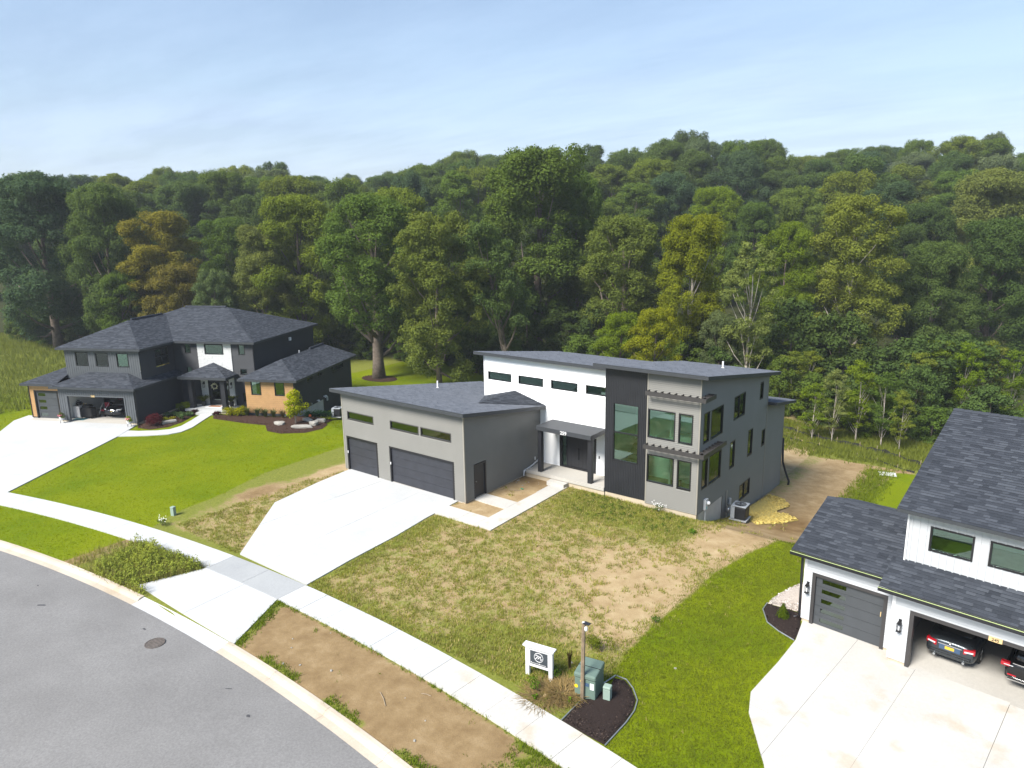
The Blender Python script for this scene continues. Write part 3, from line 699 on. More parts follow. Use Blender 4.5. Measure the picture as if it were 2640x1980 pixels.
# white entry block
wz = lambda x, y: 7.14 - 0.15 * (y - 6.76)
ww = wall(MH, (-4.47, 7.26), (1, 0), 10.12, 0.44, (6.88, 6.88), 'siding_white', [(0.33, 2.24, 5.31, 5.85), (2.81, 4.72, 5.31, 5.85), (5.31, 7.23, 5.31, 5.85), (7.81, 9.72, 5.31, 5.85), (5.95, 8.56, -1, 2.6)])
for a in (0.33, 2.81, 5.31, 7.81): window(MH, ww, a, a + 1.91, 5.31, 5.85)
ww.box(MB(), -0.03, 0.06, -0.05, 0.03, 4.1, 6.86).build('corner_trim', 'white_paint', MH)
wall(MH, (-4.47, 16.6), (0, -1), 9.34, -1.8, (5.45, 6.86), 'siding_white', style='flat')
wall(MH, (5.65, 16.6), (-1, 0), 10.12, -2.5, (5.45, 5.45), 'siding_white', style='flat')
shed_roof(MH, [(-4.97, 6.76), (5.64, 6.76), (5.64, 16.8), (-4.97, 16.8)], wz, 0.19, 'shingle_pale', [[(-4.97, 16.8), (5.64, 16.8), (5.64, 6.76), (-4.97, 6.76)]])
fd = MB(); ww.box(fd, 5.95, 6.12, -0.10, 0.04, 0.45, 2.6); ww.box(fd, 8.42, 8.56, -0.10, 0.04, 0.45, 2.6); ww.box(fd, 6.12, 8.42, -0.10, 0.04, 2.46, 2.6); ww.box(fd, 6.12, 8.42, -0.10, 0.05, 0.45, 0.55)
ww.box(fd, 6.42, 6.50, -0.10, 0.0, 0.55, 2.46); ww.box(fd, 8.12, 8.20, -0.10, 0.0, 0.55, 2.46)
fd = fd.build('front_door', 'metal_black', MH)
for a, b in ((6.12, 6.42), (8.20, 8.42)): ww.box(MB(), a, b, -0.05, -0.04, 0.56, 2.46).build('sidelight', 'glass_green', fd)
for i in range(6): ww.box(MB(), 6.50 + i * 0.27, 6.765 + i * 0.27, -0.07, -0.02, 0.56, 2.46).build('door_board', 'panel_black', fd)
ww.box(MB(), 7.30, 7.34, -0.02, 0.05, 1.1, 1.8).build('door_handle', 'rubber', fd)
ww.box(MB(), 8.75, 8.80, 0.02, 0.06, 1.45, 1.60).build('doorbell', 'metal_black', MH)
po = boxo('porch', 'concrete_slab', MH, 0.02, 5.64, 5.5, 7.25, 0.24, 0.44); boxo('porch_foundation', 'foundation', po, 0.03, 5.64, 5.56, 7.2, -0.4, 0.24)
boxo('step', 'concrete_warm', po, 2.02, 3.22, 5.02, 5.495, -0.1, 0.22)
cp = MB().box(0.95, 4.78, 5.45, 7.25, 3.10, 3.37).build('canopy', 'fascia', MH, bevel=0.01); boxo('canopy_ceiling', 'soffit', cp, 1.0, 4.73, 5.5, 7.2, 3.085, 3.098)
for x in (1.10, 4.62): boxo('canopy_post', 'panel_black', cp, x - 0.13, x + 0.13, 5.60, 5.86, 0.445, 3.084)
text_obj('house_number', '259', 0.30, (2.92, 5.44, 3.125), 'white_paint', cp)
# tower and right block
rz = lambda x, y: 7.70 - 0.15 * (y - 5.0)
ta = [(0.0, 1.60, 3.90, 5.49), (1.78, 2.58, 3.88, 5.49), (0.0, 1.60, 1.40, 2.98), (1.78, 2.58, 1.39, 2.97)]
tb = wall(MH, (5.65, 5.55), (1, 0), 2.60, 0.24, (7.42, 7.42), 'panel_black', [(0.52, 2.08, 2.23, 5.52)], 'board', name='tower_wall', spacing=0.105)
window(MH, tb, 0.52, 2.08, 2.23, 5.52, hm=(3.86,), fw=0.045, label='tall two pane tower window')
tw_ = wall(MH, (8.25, 5.55), (1, 0), 2.95, 0.14, (7.42, 7.42), 'siding_grey', ta)
for a, b, c, e in ta: window(MH, tw_, max(a, 0.02), b, c, e, fw=0.065)
rops = [(0.42, 1.20, 3.88, 5.53), (1.39, 3.07, 3.87, 5.51), (0.42, 1.20, 1.36, 2.98), (1.39, 3.07, 1.34, 2.97), (4.67, 6.42, 4.17, 5.55), (8.93, 9.52, 4.50, 5.56), (4.35, 5.12, 1.37, 2.97), (7.25, 8.05, 1.35, 2.99), (9.72, 10.32, 1.35, 2.42), (6.22, 8.02, -1.20, -0.15)]
rw = wall(MH, (11.2, 5.55), (0, 1), 10.5, 0.10, (7.42, 5.84), 'siding_grey', rops)
rw2 = wall(MH, (11.2, 9.08), (0, 1), 6.97, -2.5, (0.10, 0.10), 'siding_grey', [(2.69, 4.49, -1.20, -0.15)])
for i, (a, b, c, e) in enumerate(rops[:9]): window(MH, rw, a, b, c, e, vm=((a + b) / 2,) if i == 4 else ())
window(MH, rw2, 2.69, 4.49, -1.20, -0.15, vm=(3.59,), label='low basement window')
rb = wall(MH, (11.2, 16.05), (0, 1), 3.6, -2.5, (3.84, 3.28), 'siding_grey')
wall(MH, (11.2, 19.65), (-1, 0), 15.0, -2.5, (3.28, 3.28), 'siding_grey', style='flat'); wall(MH, (11.2, 16.05), (-1, 0), 5.55, 3.0, (5.84, 5.84), 'siding_grey', style='flat')
wall(MH, (5.65, 16.05), (0, -1), 10.5, 3.0, (5.84, 7.42), 'siding_grey', style='flat')
wall(MH, (5.65, 7.26), (0, -1), 1.71, 0.2, (7.2, 7.42), 'panel_black', style='flat')
for s, w_, t in ((2.93, tw_, 7.4), (-0.02, tw_, 7.4), (10.47, rw, 5.82), (3.57, rb, 3.26)): w_.box(MB(), s - 0.02, s + 0.04, -0.05, 0.035, 0.14 if w_ is tw_ else -2.45, t).build('corner_trim', 'corner_tan', MH)
shed_roof(MH, [(5.15, 5.0), (11.75, 5.0), (11.75, 16.65), (5.15, 16.65)], rz, 0.19, 'shingle_pale', [[(5.15, 16.65), (11.75, 16.65), (11.75, 5.0), (5.15, 5.0)]])
lz = lambda x, y: 4.07 - 0.16 * (y - 16.05)
shed_roof(MH, [(-3.0, 16.06), (11.8, 16.06), (11.8, 20.25), (-3.0, 20.25)], lz, 0.17, 'shingle_pale', [[(5.0, 20.25), (11.8, 20.25), (11.8, 16.06), (5.0, 16.06)]])
vent_pipe(MH, 9.16, 13.6, rz(0, 13.6), 0.42)
boxo('foundation', 'foundation', MH, 5.7, 11.18, 5.565, 5.8, -0.5, 0.24); boxo('foundation', 'concrete_wall', MH, 10.9, 11.19, 5.81, 9.07, -2.2, 0.10)
boxo('foundation', 'foundation', MH, 10.9, 11.19, 9.08, 19.6, -3.0, -2.5)
# rooms behind the tower glass
rm = MB().box(5.75, 11.05, 8.8, 8.9, 0.3, 6.25); rm.box(5.75, 5.85, 5.75, 10.0, 0.3, 6.25); rm.box(8.6, 8.7, 7.6, 8.8, 0.3, 6.25); rm.build('inner_wall', 'drywall', MH)
boxo('upper_floor', 'drywall', MH, 7.9, 11.05, 5.75, 10.0, 3.15, 3.45); boxo('ceiling', 'drywall', MH, 5.75, 11.05, 5.75, 10.0, 6.2, 6.3); boxo('room_floor', 'floor_wood', MH, 5.75, 11.05, 5.7, 10.0, 0.36, 0.46)
boxo('inner_wall', 'drywall', MH, -4.3, 5.6, 11.0, 11.1, 0.3, 6.1); boxo('hall_floor', 'floor_wood', MH, -4.3, 5.6, 7.4, 11.0, 0.33, 0.43)
st = MB()
for i in range(11): st.box(6.0, 7.0, 6.3 + i * 0.27, 6.6 + i * 0.27, 0.5 + i * 0.24, 0.74 + i * 0.24)
st.build('stair', 'floor_wood', MH)
# sunshades over the corner windows
def sunshade(z0, z1, x0, yend):
    o = boxo('sunshade', 'trim_bronze', MH, x0, 11.65, 5.07, 5.12, z0, z1); boxo('beam', 'trim_bronze', o, 11.60, 11.65, 5.125, yend, z0, z1)
    x = x0 + 0.02
    while x < 11.6: boxo('slat', 'trim_bronze', o, x, x + 0.035, 5.125, 5.53, z0 + 0.04, z1 - 0.005); x += 0.385
    y = 5.62
    while y < yend: boxo('slat', 'trim_bronze', o, 11.225, 11.595, y - 0.035, y, z0 + 0.04, z1 - 0.005); y += 0.385
sunshade(6.31, 6.53, 8.30, 6.42); sunshade(3.38, 3.60, 8.26, 8.20)
# services on the grey house
gu = MB().tube([(0.10, 7.05, 0.75), (0.10, 6.3, 0.52), (0.10, 5.38, 0.36), (0.10, 5.3, 0.05)], 0.05, 8); gu.build('downspout', 'pvc_white', MH, smooth=True)
boxo('outlet', 'pvc_white', MH, 0.022, 0.07, 6.55, 6.65, 0.75, 0.93)
em = tag(rw.box(MB(), 0.80, 1.16, 0.02, 0.16, 0.15, 0.72).build('electric_meter', 'meter_grey'), 'grey electric meter box on the corner of the tall grey house', 'meter')
MB().lathe([(0.10, 0), (0.10, 0.10), (0.06, 0.14)], 14).build('meter_dial', 'lamp_clear', em).matrix_local = Matrix.Translation((11.36, 6.62, 0.5)) @ Matrix.Rotation(math.pi / 2, 4, 'Y')
rw.box(MB(), 0.90, 1.0, 0.162, 0.165, 0.22, 0.32).build('sticker', 'sticker_teal', em); MB().tube([(11.29, 6.5, 0.15), (11.29, 6.5, -0.75)], 0.03, 8).build('conduit', 'meter_grey', em)
gm = tag(empty('gas_meter', (11.36, 9.75, -0.95)), 'grey gas meter with pipework beside the exposed concrete foundation', 'meter')
MB().lathe([(0.05, -0.13), (0.15, -0.10), (0.15, 0.10), (0.05, 0.13)], 14).build('meter_body', 'galvanised', gm, smooth=True).rotation_euler = (math.pi / 2, 0, 0)
MB().tube([(0, -0.1, 0.1), (0, -0.1, 0.26), (-0.1, -0.1, 0.26), (-0.1, -0.1, 1.2)], 0.025, 8).build('riser', 'galvanised', gm); MB().tube([(0, 0.1, 0.1), (0, 0.1, 0.3), (-0.1, 0.12, 0.3)], 0.025, 8).build('pipe', 'galvanised', gm)
boxo('shutoff_box', 'meter_grey', gm, -0.14, -0.02, 0.36, 0.48, 0.18, 0.55); MB().tube([(-0.12, 0.0, -0.2), (-0.1, 0.0, -0.62)], 0.03, 8).build('ground_pipe', 'galvanised', gm)
ac_unit((12.05, 9.75, gh(12.05, 9.75) + 0.16), 0.05, 'black air conditioner with grey top beside the tall grey house', 1.0)
MB().tube([(11.24, 19.75, 0.8), (11.3, 19.8, -0.9), (11.5, 20.0, -1.7), (11.75, 19.95, -2.25), (11.7, 19.85, -2.75)], 0.07, 10).build('drain_hose', 'pipe_black', MH, smooth=True)
lc = tag(empty('lounge_chair', (9.6, 6.6, 0.46), 0.6), 'black lounge chair behind the lower left corner window', 'chair')
MB().box(-0.28, 0.28, -0.28, 0.28, 0.36, 0.44).build('seat', 'rubber', lc, bevel=0.02); MB().box(-0.28, 0.28, 0.24, 0.31, 0.44, 0.85).build('backrest', 'rubber', lc, bevel=0.02)
for a in (-0.27, 0.25):
    for b in (-0.27, 0.25): boxo('leg', 'metal_black', lc, a, a + 0.025, b, b + 0.025, 0, 0.36)
    boxo('armrest', 'metal_black', lc, a, a + 0.03, -0.27, 0.27, 0.58, 0.61)
ch = tag(empty('chandelier', (10.4, 6.5, 5.0)), 'thin black branched chandelier behind the upper corner window', 'lamp')
MB().tube([(0, 0, 1.19), (0, 0, 0.1)], 0.012, 6).build('rod', 'metal_black', ch); ar = MB()
for k in range(7):
    t = k * 0.9; ar.tube([(0, 0, 0.12 + 0.02 * k), (0.42 * math.cos(t), 0.42 * math.sin(t), 0.05 + 0.05 * (k % 3))], 0.01, 5)
ar.build('arms', 'metal_black', ch)

# ---------------------------------------------------------------- the charcoal house on the left
LH = tag(empty('charcoal_house', (-32.42, -2.75, 0), math.radians(26.3)), 'charcoal two storey house with hipped roofs, stone entry and timber clad wings', 'house')
def to_world(root, p):
    p = tuple(p) + (0.0,) * (3 - len(p)); return Matrix.Translation(root.location) @ Matrix.Rotation(root.rotation_euler.z, 4, 'Z') @ Vector(p)
def planks(parent, w, s0, s1, z0, z1, ops, mat='wood_plank', h=0.175, name='plank'):
    z = z0
    while z < z1 - 0.02:
        zb = min(z + h, z1)
        for a, b in spans(s1 - s0, [(o[0] - s0, o[1] - s0, o[2], o[3]) for o in ops], z, zb):
            L_ = b - a
            cut = [a, b] if L_ < 2.2 else [a, a + L_ * random.uniform(0.3, 0.7), b]
            for c, d in zip(cut[:-1], cut[1:]): w.box(MB(), s0 + c + 0.002, s0 + d - 0.002, -0.03, random.uniform(0.004, 0.010), z + 0.004, zb - 0.003).build(name, mat, parent)
        z += h
gops = [(0.72, 6.20, -1, 2.30)]
lg = wall(LH, (-7.0, 0), (1, 0), 7.0, 0.12, (2.92, 2.92), 'board_slate', gops, 'board', spacing=0.21)
fr = MB(); lg.box(fr, 0.72, 0.83, -0.14, 0.045, 0.02, 2.30); lg.box(fr, 6.09, 6.20, -0.14, 0.045, 0.02, 2.30); lg.box(fr, 0.83, 6.09, -0.14, 0.045, 2.19, 2.30); fr.build('garage_door_frame', 'board_slate', LH)
text_obj('house_number', '268', 0.24, (-3.72, -0.055, 2.17), 'plaque_wood', LH)
ls = wall(LH, (0, 0), (0, 1), 5.95, 0.14, (2.94, 2.94), 'siding_charcoal')
for a, b in ((-6.98, -6.3), (-0.8, -0.01)): boxo('foundation', 'foundation', LH, a, b, 0.01, 0.15, -0.3, 0.12)
boxo('foundation', 'foundation', LH, -0.15, -0.005, 0.16, 5.9, -0.3, 0.14)
MB().tube([(0.06, 0.10, 2.9), (0.06, 0.10, 0.12), (0.15, 0.0, 0.05)], 0.045, 8).build('downspout', 'gutter_black', LH)
wd = WS((-10.4, 0.65), (1, 0)); wo_ = [(0.45, 2.75, -1, 2.40)]
wall(LH, (-10.4, 0.66), (1, 0), 3.4, 0.1, (2.95, 2.95), 'board_charcoal', wo_, 'flat'); planks(LH, wd, 0.0, 3.38, 0.14, 2.94, wo_)
garage_door(LH, wd, 0.45, 2.75, 0.03, 2.40, 'door_iron', 'metal_black', 4, 0.11, (0.75, 1.45))['label'] = 'single garage door with a column of glass lights'
wall(LH, (-10.4, 7.0), (0, -1), 6.35, -0.1, (2.95, 2.95), 'siding_charcoal', style='flat')
boxo('corner_trim', 'metal_black', LH, -10.44, -10.38, 0.60, 0.66, 0.1, 2.95)
boxo('garage_floor', 'concrete_slab', LH, -10.3, -0.16, -0.01, 7.0, -0.3, 0.035)
gi = MB().box(-10.3, -0.1, 6.9, 7.0, 0, 2.9); gi.box(-7.15, -7.05, 0.3, 6.9, 0, 2.9); gi.build('garage_inner_wall', 'drywall', LH); boxo('garage_ceiling', 'garage_wall', LH, -10.3, -0.1, 0.7, 6.9, 2.75, 2.85)
# upper storey of the garage wing
uo = [(1.02, 2.20, 4.36, 5.50), (2.92, 4.10, 4.35, 5.48), (4.89, 6.00, 4.33, 5.46)]
uw = wall(LH, (-7.45, 1.7), (1, 0), 7.0, 3.3, (5.68, 5.68), 'board_slate', uo, 'board', spacing=0.21)
for a, b, c, d in uo: window(LH, uw, a, b, c, d)
us = wall(LH, (-0.45, 1.7), (0, 1), 4.25, 3.2, (5.68, 5.68), 'siding_charcoal', [(1.85, 3.52, 4.05, 5.48)])
window(LH, us, 1.85, 3.52, 4.05, 5.48, vm=(2.685,), hm=(4.77,))
wall(LH, (-7.45, 12.0), (0, -1), 10.3, 2.9, (5.68, 5.68), 'siding_charcoal', style='flat')
# entry wall
eo = [(0.66, 1.26, 4.78, 5.63), (2.62, 4.38, 4.76, 5.60), (5.76, 6.38, 4.74, 5.60), (0.66, 1.21, 3.03, 3.60), (5.77, 6.40, 3.02, 3.52), (5.80, 6.15, 0.58, 1.44), (0.77, 0.98, 0.62, 1.45), (2.6, 4.6, -1, 2.5)]
ew = wall(LH, (-0.45, 5.95), (1, 0), 7.6, 0.1, (5.78, 5.78), 'siding_charcoal', [(a + 0.45, b + 0.45, c, d) for a, b, c, d in eo])
ew = WS((0, 5.95), (1, 0))
for i, (a, b, c, d) in enumerate(eo[:7]): window(LH, ew if i != 1 else WS((0, 5.88), (1, 0)), a, b, c, d)
vn = boxo('stone_facing', 'concrete_grey', LH, 1.93, 5.12, 5.925, 5.94, 2.52, 4.74); stc = {}
z = 0.30; row = 0
while z < 5.74:
    h = 0.158; zb = min(z + h, 5.76)
    for a, b in spans(3.2, [(0.67, 2.68, -1, 2.5), (0.68, 2.47, 4.74, 5.62)], z, zb):
        x = a
        while x < b - 0.02:
            l = min(random.choice((0.36, 0.5, 0.64)), b - x)
            if b - x - l < 0.14: l = b - x
            dp = random.choice((0.050, 0.058, 0.066)); key = (round(l, 2), dp, round(zb - z, 2))
            if key not in stc: stc[key] = MB().box(0.004, l - 0.004, -dp, 0, 0.004, zb - z - 0.004).mesh('stone', 'stone_veneer')
            o = bpy.data.objects.new('stone', stc[key]); o.location = (1.93 + x, 5.93, z); link(o, vn); x += l
    z = zb; row += 1
fd = MB(); ew.box(fd, 2.6, 2.70, -0.1, 0.07, 0.31, 2.5); ew.box(fd, 4.5, 4.6, -0.1, 0.07, 0.31, 2.5); ew.box(fd, 2.7, 4.5, -0.1, 0.07, 2.38, 2.5); ew.box(fd, 3.78, 3.9, -0.1, 0.03, 0.31, 2.38)
fd = fd.build('front_door', 'metal_black', LH); ew.box(MB(), 2.7, 3.78, -0.06, -0.01, 0.32, 2.38).build('door_leaf', 'panel_black', fd); ew.box(MB(), 2.85, 3.63, -0.012, -0.004, 0.7, 2.25).build('door_glass', 'glass_dark', fd); ew.box(MB(), 3.9, 4.5, -0.05, -0.04, 0.33, 2.38).build('sidelight', 'glass_dark', fd)
wr = tag(empty('door_wreath', to_world(LH, (3.22, 5.88, 1.95)), math.radians(26.3)), 'pale dried wreath hanging on the black front door', 'wreath')
mbw = MB()
for k in range(26):
    t = k * 2 * math.pi / 26; mbw.tube([(0.22 * math.cos(t), 0.0, 0.22 * math.sin(t)), (random.uniform(0.12, 0.34) * math.cos(t + 0.35), -0.07, random.uniform(0.12, 0.34) * math.sin(t + 0.35))], [0.05, 0.03], 5)
mbw.build('twigs', 'wreath', wr)
lantern(LH, WS((0, 5.86), (1, 0)), 2.26, 1.85, 0.5); lantern(LH, WS((0, 5.86), (1, 0)), 4.86, 1.85, 0.5)
po = boxo('porch', 'concrete_new', LH, 1.35, 5.62, 4.15, 5.86, 0.12, 0.30); boxo('porch_foundation', 'foundation', po, 1.42, 5.55, 4.22, 5.86, -0.3, 0.12); boxo('step', 'concrete_new', po, 2.75, 4.30, 3.55, 4.145, -0.1, 0.16)
for x, y in ((1.78, 4.72), (4.92, 4.62)):
    p = boxo('porch_post', 'panel_black', LH, x - 0.19, x + 0.19, y - 0.19, y + 0.19, 0.305, 2.86); boxo('post_foot', 'panel_black', p, x - 0.22, x + 0.22, y - 0.22, y + 0.22, 0.303, 0.50)
hip_roof(LH, [[(1.0, 4.05, 3.08), (5.55, 4.05, 3.08), (3.35, 5.86, 4.02)], [(5.55, 4.05, 3.08), (5.55, 5.86, 3.08), (3.35, 5.86, 4.02)], [(1.0, 5.86, 3.08), (1.0, 4.05, 3.08), (3.35, 5.86, 4.02)]],
         [(1.0, 4.05, 3.08), (5.55, 4.05, 3.08), (5.55, 5.86, 3.08), (1.0, 5.86, 3.08)], 0.2, 'shingle')
wall(LH, (7.15, 5.95), (0, 1), 10.95, 2.9, (5.78, 5.78), 'siding_charcoal'); wall(LH, (7.15, 16.9), (-1, 0), 15.0, -1.0, (5.78, 5.78), 'siding_charcoal', style='flat')
MB().tube([(7.2, 5.86, 5.74), (7.2, 5.86, 3.4)], 0.045, 8).build('downspout', 'gutter_black', LH)
boxo('wall_vent', 'pvc_white', LH, 7.17, 7.30, 12.0, 12.28, 5.0, 5.30)
# timber wing on the right
tops_ = [(0.53, 1.42, 1.75, 2.88), (2.65, 3.53, 1.73, 2.86)]
tw2 = wall(LH, (7.25, 4.11), (1, 0), 4.4, -0.2, (3.0, 3.0), 'board_charcoal', tops_, 'flat'); tw2 = WS((7.25, 4.10), (1, 0)); planks(LH, tw2, 0.0, 4.38, 0.20, 3.0, tops_)
for a, b, c, d in tops_: window(LH, tw2, a, b, c, d)
boxo('foundation', 'foundation', LH, 7.27, 11.62, 4.12, 4.3, -0.8, 0.20)
so = [(2.2, 3.35, 2.42, 2.80), (4.15, 5.4, 2.42, 2.80), (7.1, 9.5, 2.25, 2.82)]
sw = wall(LH, (11.65, 4.1), (0, 1), 4.98, 0.28, (2.98, 2.98), 'siding_charcoal', so[:2]); sw2 = wall(LH, (11.65, 9.08), (0, 1), 6.2, -1.1, (2.98, 2.98), 'siding_charcoal', [(so[2][0] - 4.98, so[2][1] - 4.98, *so[2][2:])])
for a, b, c, d in so[:2]: window(LH, sw, a, b, c, d)
window(LH, sw2, so[2][0] - 4.98, so[2][1] - 4.98, so[2][2], so[2][3], vm=(so[2][0] - 4.98 + 1.2,))
boxo('foundation', 'concrete_wall', LH, 11.4, 11.64, 4.31, 9.07, -1.6, 0.28); wall(LH, (11.65, 15.28), (-1, 0), 4.5, -1.2, (2.98, 2.98), 'siding_charcoal', style='flat')
boxo('corner_trim', 'metal_black', LH, 11.60, 11.68, 4.06, 4.12, -0.3, 3.0)
hip_roof(LH, [[(12.1, 3.7, 3.1), (12.1, 15.8, 3.1), (9.45, 14.3, 4.35), (9.45, 6.35, 4.35)], [(6.8, 3.7, 3.1), (12.1, 3.7, 3.1), (9.45, 6.35, 4.35)], [(12.1, 15.8, 3.1), (6.8, 15.8, 3.1), (9.45, 14.3, 4.35)], [(6.8, 15.8, 3.1), (6.8, 3.7, 3.1), (9.45, 6.35, 4.35), (9.45, 14.3, 4.35)]],
         [(6.8, 3.7, 3.1), (12.1, 3.7, 3.1), (12.1, 15.8, 3.1), (6.8, 15.8, 3.1)], 0.17, 'shingle')
vent_pipe(LH, 8.5, 11.3, 3.9, 0.35)
# roofs of the main volumes
e = 5.88; r = 7.66; mr = 8.13
hip_roof(LH, [[(-7.9, 1.3, e), (0.0, 1.3, e), (-3.95, 5.25, r)], [(0.0, 1.3, e), (0.0, 5.5, e), (-3.95, 10.25, r), (-3.95, 5.25, r)], [(-7.9, 5.5, e), (-7.9, 1.3, e), (-3.95, 5.25, r), (-3.95, 10.25, r)]],
         [(-7.9, 1.3, e), (0.0, 1.3, e), (0.0, 5.5, e), (-7.9, 5.5, e)], 0.17, 'shingle')
hip_roof(LH, [[(-8.8, 5.5, e), (7.55, 5.5, e), (1.65, 11.4, mr), (-2.9, 11.4, mr)], [(7.55, 5.5, e), (7.55, 17.3, e), (1.65, 11.4, mr)], [(7.55, 17.3, e), (-8.8, 17.3, e), (-2.9, 11.4, mr), (1.65, 11.4, mr)], [(-8.8, 17.3, e), (-8.8, 5.5, e), (-2.9, 11.4, mr)]],
         [(-8.8, 5.5, e), (7.55, 5.5, e), (7.55, 17.3, e), (-8.8, 17.3, e)], 0.17, 'shingle')
for p in (((-2.7, 11.4, mr + 0.05), (1.5, 11.4, mr + 0.05)), ((-3.95, 5.6, r + 0.05), (-3.95, 9.6, r + 0.05)), ((9.45, 11.5, 4.40), (9.45, 14.2, 4.40))):
    MB().tube(p, 0.10, 6).build('ridge_vent', 'shingle', LH)
E0 = 3.0; s4 = lambda d: E0 + 0.4 * d
hip_roof(LH, [[(-7.45, -0.4, E0), (0.4, -0.4, E0), (-1.7, 1.7, s4(2.1)), (-5.35, 1.7, s4(2.1))], [(0.4, -0.4, E0), (0.4, 5.94, E0), (-0.45, 5.94, s4(0.85)), (-0.45, 0.45, s4(0.85))], [(-0.45, 0.45, s4(0.85)), (-0.45, 1.7, s4(0.85)), (-1.7, 1.7, s4(2.1))], [(-7.45, 1.7, E0), (-7.45, -0.4, E0), (-5.35, 1.7, s4(2.1))]],
         [(-7.45, -0.4, E0), (0.4, -0.4, E0), (0.4, 5.94, E0), (-7.45, 5.94, E0)], 0.16, 'shingle')
hip_roof(LH, [[(-10.85, 0.25, 3.01), (-7.4, 0.25, 3.01), (-7.4, 3.70, 4.39)], [(-10.85, 7.3, 3.01), (-10.85, 0.25, 3.01), (-7.4, 3.70, 4.39), (-7.4, 7.3, 4.39)]], [(-10.85, 0.25, 3.01), (-7.46, 0.25, 3.01), (-7.46, 7.3, 3.01), (-10.85, 7.3, 3.01)], 0.16, 'shingle')
# services of the charcoal house
for n_, (y_, z_) in enumerate(((7.85, 0.45), (9.15, 0.52))):
    for dy in (0.0, 0.18 + 0.1 * n_): MB().tube([(11.66, y_ + dy, z_), (11.80, y_ + dy, z_), (11.86, y_ + dy - 0.02, z_ - 0.10)], 0.045 + 0.015 * n_, 8).build('exhaust_elbow', 'pvc_white', LH, smooth=True)
P_ = to_world(LH, (11.78, 7.3, -0.55)); gm2 = tag(empty('gas_meter', P_, math.radians(26.3)), 'gas meter against the pale foundation behind the yellow-green tree', 'meter')
MB().lathe([(0.05, -0.13), (0.16, -0.10), (0.16, 0.12), (0.05, 0.15)], 12).build('meter_body', 'galvanised', gm2); MB().tube([(-0.02, 0, 0.1), (-0.02, 0, 0.4), (-0.06, -0.5, 0.45), (-0.06, -0.5, 1.05)], 0.02, 6).build('riser', 'meter_grey', gm2)
boxo('disconnect_box', 'meter_grey', LH, 11.67, 11.75, 9.65, 9.85, 0.0, 0.35)
ac_unit(tuple(to_world(LH, (14.35, 6.15, -0.42))), math.radians(26.3), 'black air conditioner beside the charcoal house and its shrubs', 0.92)

# ---------------------------------------------------------------- the white house on the right
RH = tag(empty('white_house', (18.52, -1.45, 0), math.radians(-6.3)), 'white sided house with dark shingle roofs and an open double garage', 'house')
MWR = Matrix.Translation(RH.location) @ Matrix.Rotation(RH.rotation_euler.z, 4, 'Z')
r1 = wall(RH, (0, 0), (1, 0), 3.24, 0.14, (2.92, 2.92), 'siding_offwhite', [(0.29, 2.93, -1, 2.15)], course=0.105)
garage_door(RH, r1, 0.29, 2.93, 0.03, 2.15, 'door_iron', 'trim_bronze', 5, 0.125, (0.64, 1.50))['label'] = 'single grey garage door with a column of five glass lights'
r1.box(MB(), 2.72, 2.745, -0.055, -0.02, 1.24, 1.42).build('door_pull', 'plaque_wood', RH)
wall(RH, (0, 6.0), (0, -1), 6.0, 0.14, (2.92, 2.92), 'siding_offwhite', style='lap', course=0.105)
boxo('corner_trim', 'white_paint', RH, -0.03, 0.07, -0.035, 0.04, 0.14, 2.9)
for a, b in ((0.0, 0.29), (2.93, 3.23)): boxo('foundation', 'foundation', RH, a, b, 0.005, 0.15, -0.4, 0.14)
boxo('foundation', 'foundation', RH, 0.01, 0.2, 0.16, 6.0, -0.6, 0.14)
r2 = wall(RH, (3.24, -0.52), (1, 0), 9.8, 0.14, (2.84, 2.84), 'siding_offwhite', [(0.54, 6.0, -1, 2.15)], course=0.105)
wall(RH, (3.24, 0.0), (0, -1), 0.52, 0.14, (2.84, 2.84), 'siding_offwhite', course=0.105); boxo('corner_trim', 'white_paint', RH, 3.20, 3.31, -0.56, -0.49, 0.14, 2.82)
boxo('foundation', 'foundation', RH, 3.24, 3.78, -0.512, -0.36, -0.4, 0.14); boxo('foundation', 'foundation', RH, 9.24, 13.0, -0.512, -0.36, -0.4, 0.14)
fr = MB(); r2.box(fr, 0.54, 0.67, -0.14, 0.05, 0.02, 2.15); r2.box(fr, 5.87, 6.0, -0.14, 0.05, 0.02, 2.15); r2.box(fr, 0.67, 5.87, -0.14, 0.05, 2.02, 2.15); gf = fr.build('garage_door_frame', 'trim_bronze', RH)
pq = boxo('number_plaque', 'plaque_wood', gf, 6.05, 6.42, -0.60, -0.575, 2.015, 2.165); text_obj('house_number', '245', 0.14, (6.235, -0.602, 2.04), 'metal_black', pq, depth=0.003)
lantern(RH, r1, 0.15, 1.28, 0.42); lantern(RH, r2, 0.27, 1.28, 0.42)
boxo('garage_floor', 'concrete_slab', RH, 3.39, 12.8, -0.50, 6.4, -0.3, 0.03)
gi = MB().box(3.30, 3.38, -0.3, 6.4, 0, 2.8); gi.box(3.38, 12.8, 6.4, 6.5, 0, 2.8); gi.box(12.8, 12.9, -0.3, 6.4, 0, 2.8); gi.build('garage_inner_wall', 'garage_wall', RH); boxo('garage_ceiling', 'garage_wall', RH, 3.38, 12.8, -0.3, 6.4, 2.62, 2.72)
ub = [(0.68, 1.98, 4.03, 4.92), (2.41, 3.75, 4.04, 4.92), (4.2, 5.5, 4.04, 4.92)]
u2 = wall(RH, (3.2, 0.45), (1, 0), 9.8, 3.2, (5.33, 5.33), 'siding_offwhite', ub, 'board', spacing=0.225, batten_objs=True)
for a, b, c, d in ub: window(RH, u2, a, b, c, d, fmat='metal_black', fw=0.06)
boxo('corner_trim', 'white_paint', RH, 3.165, 3.225, 0.40, 0.46, 3.2, 5.32)
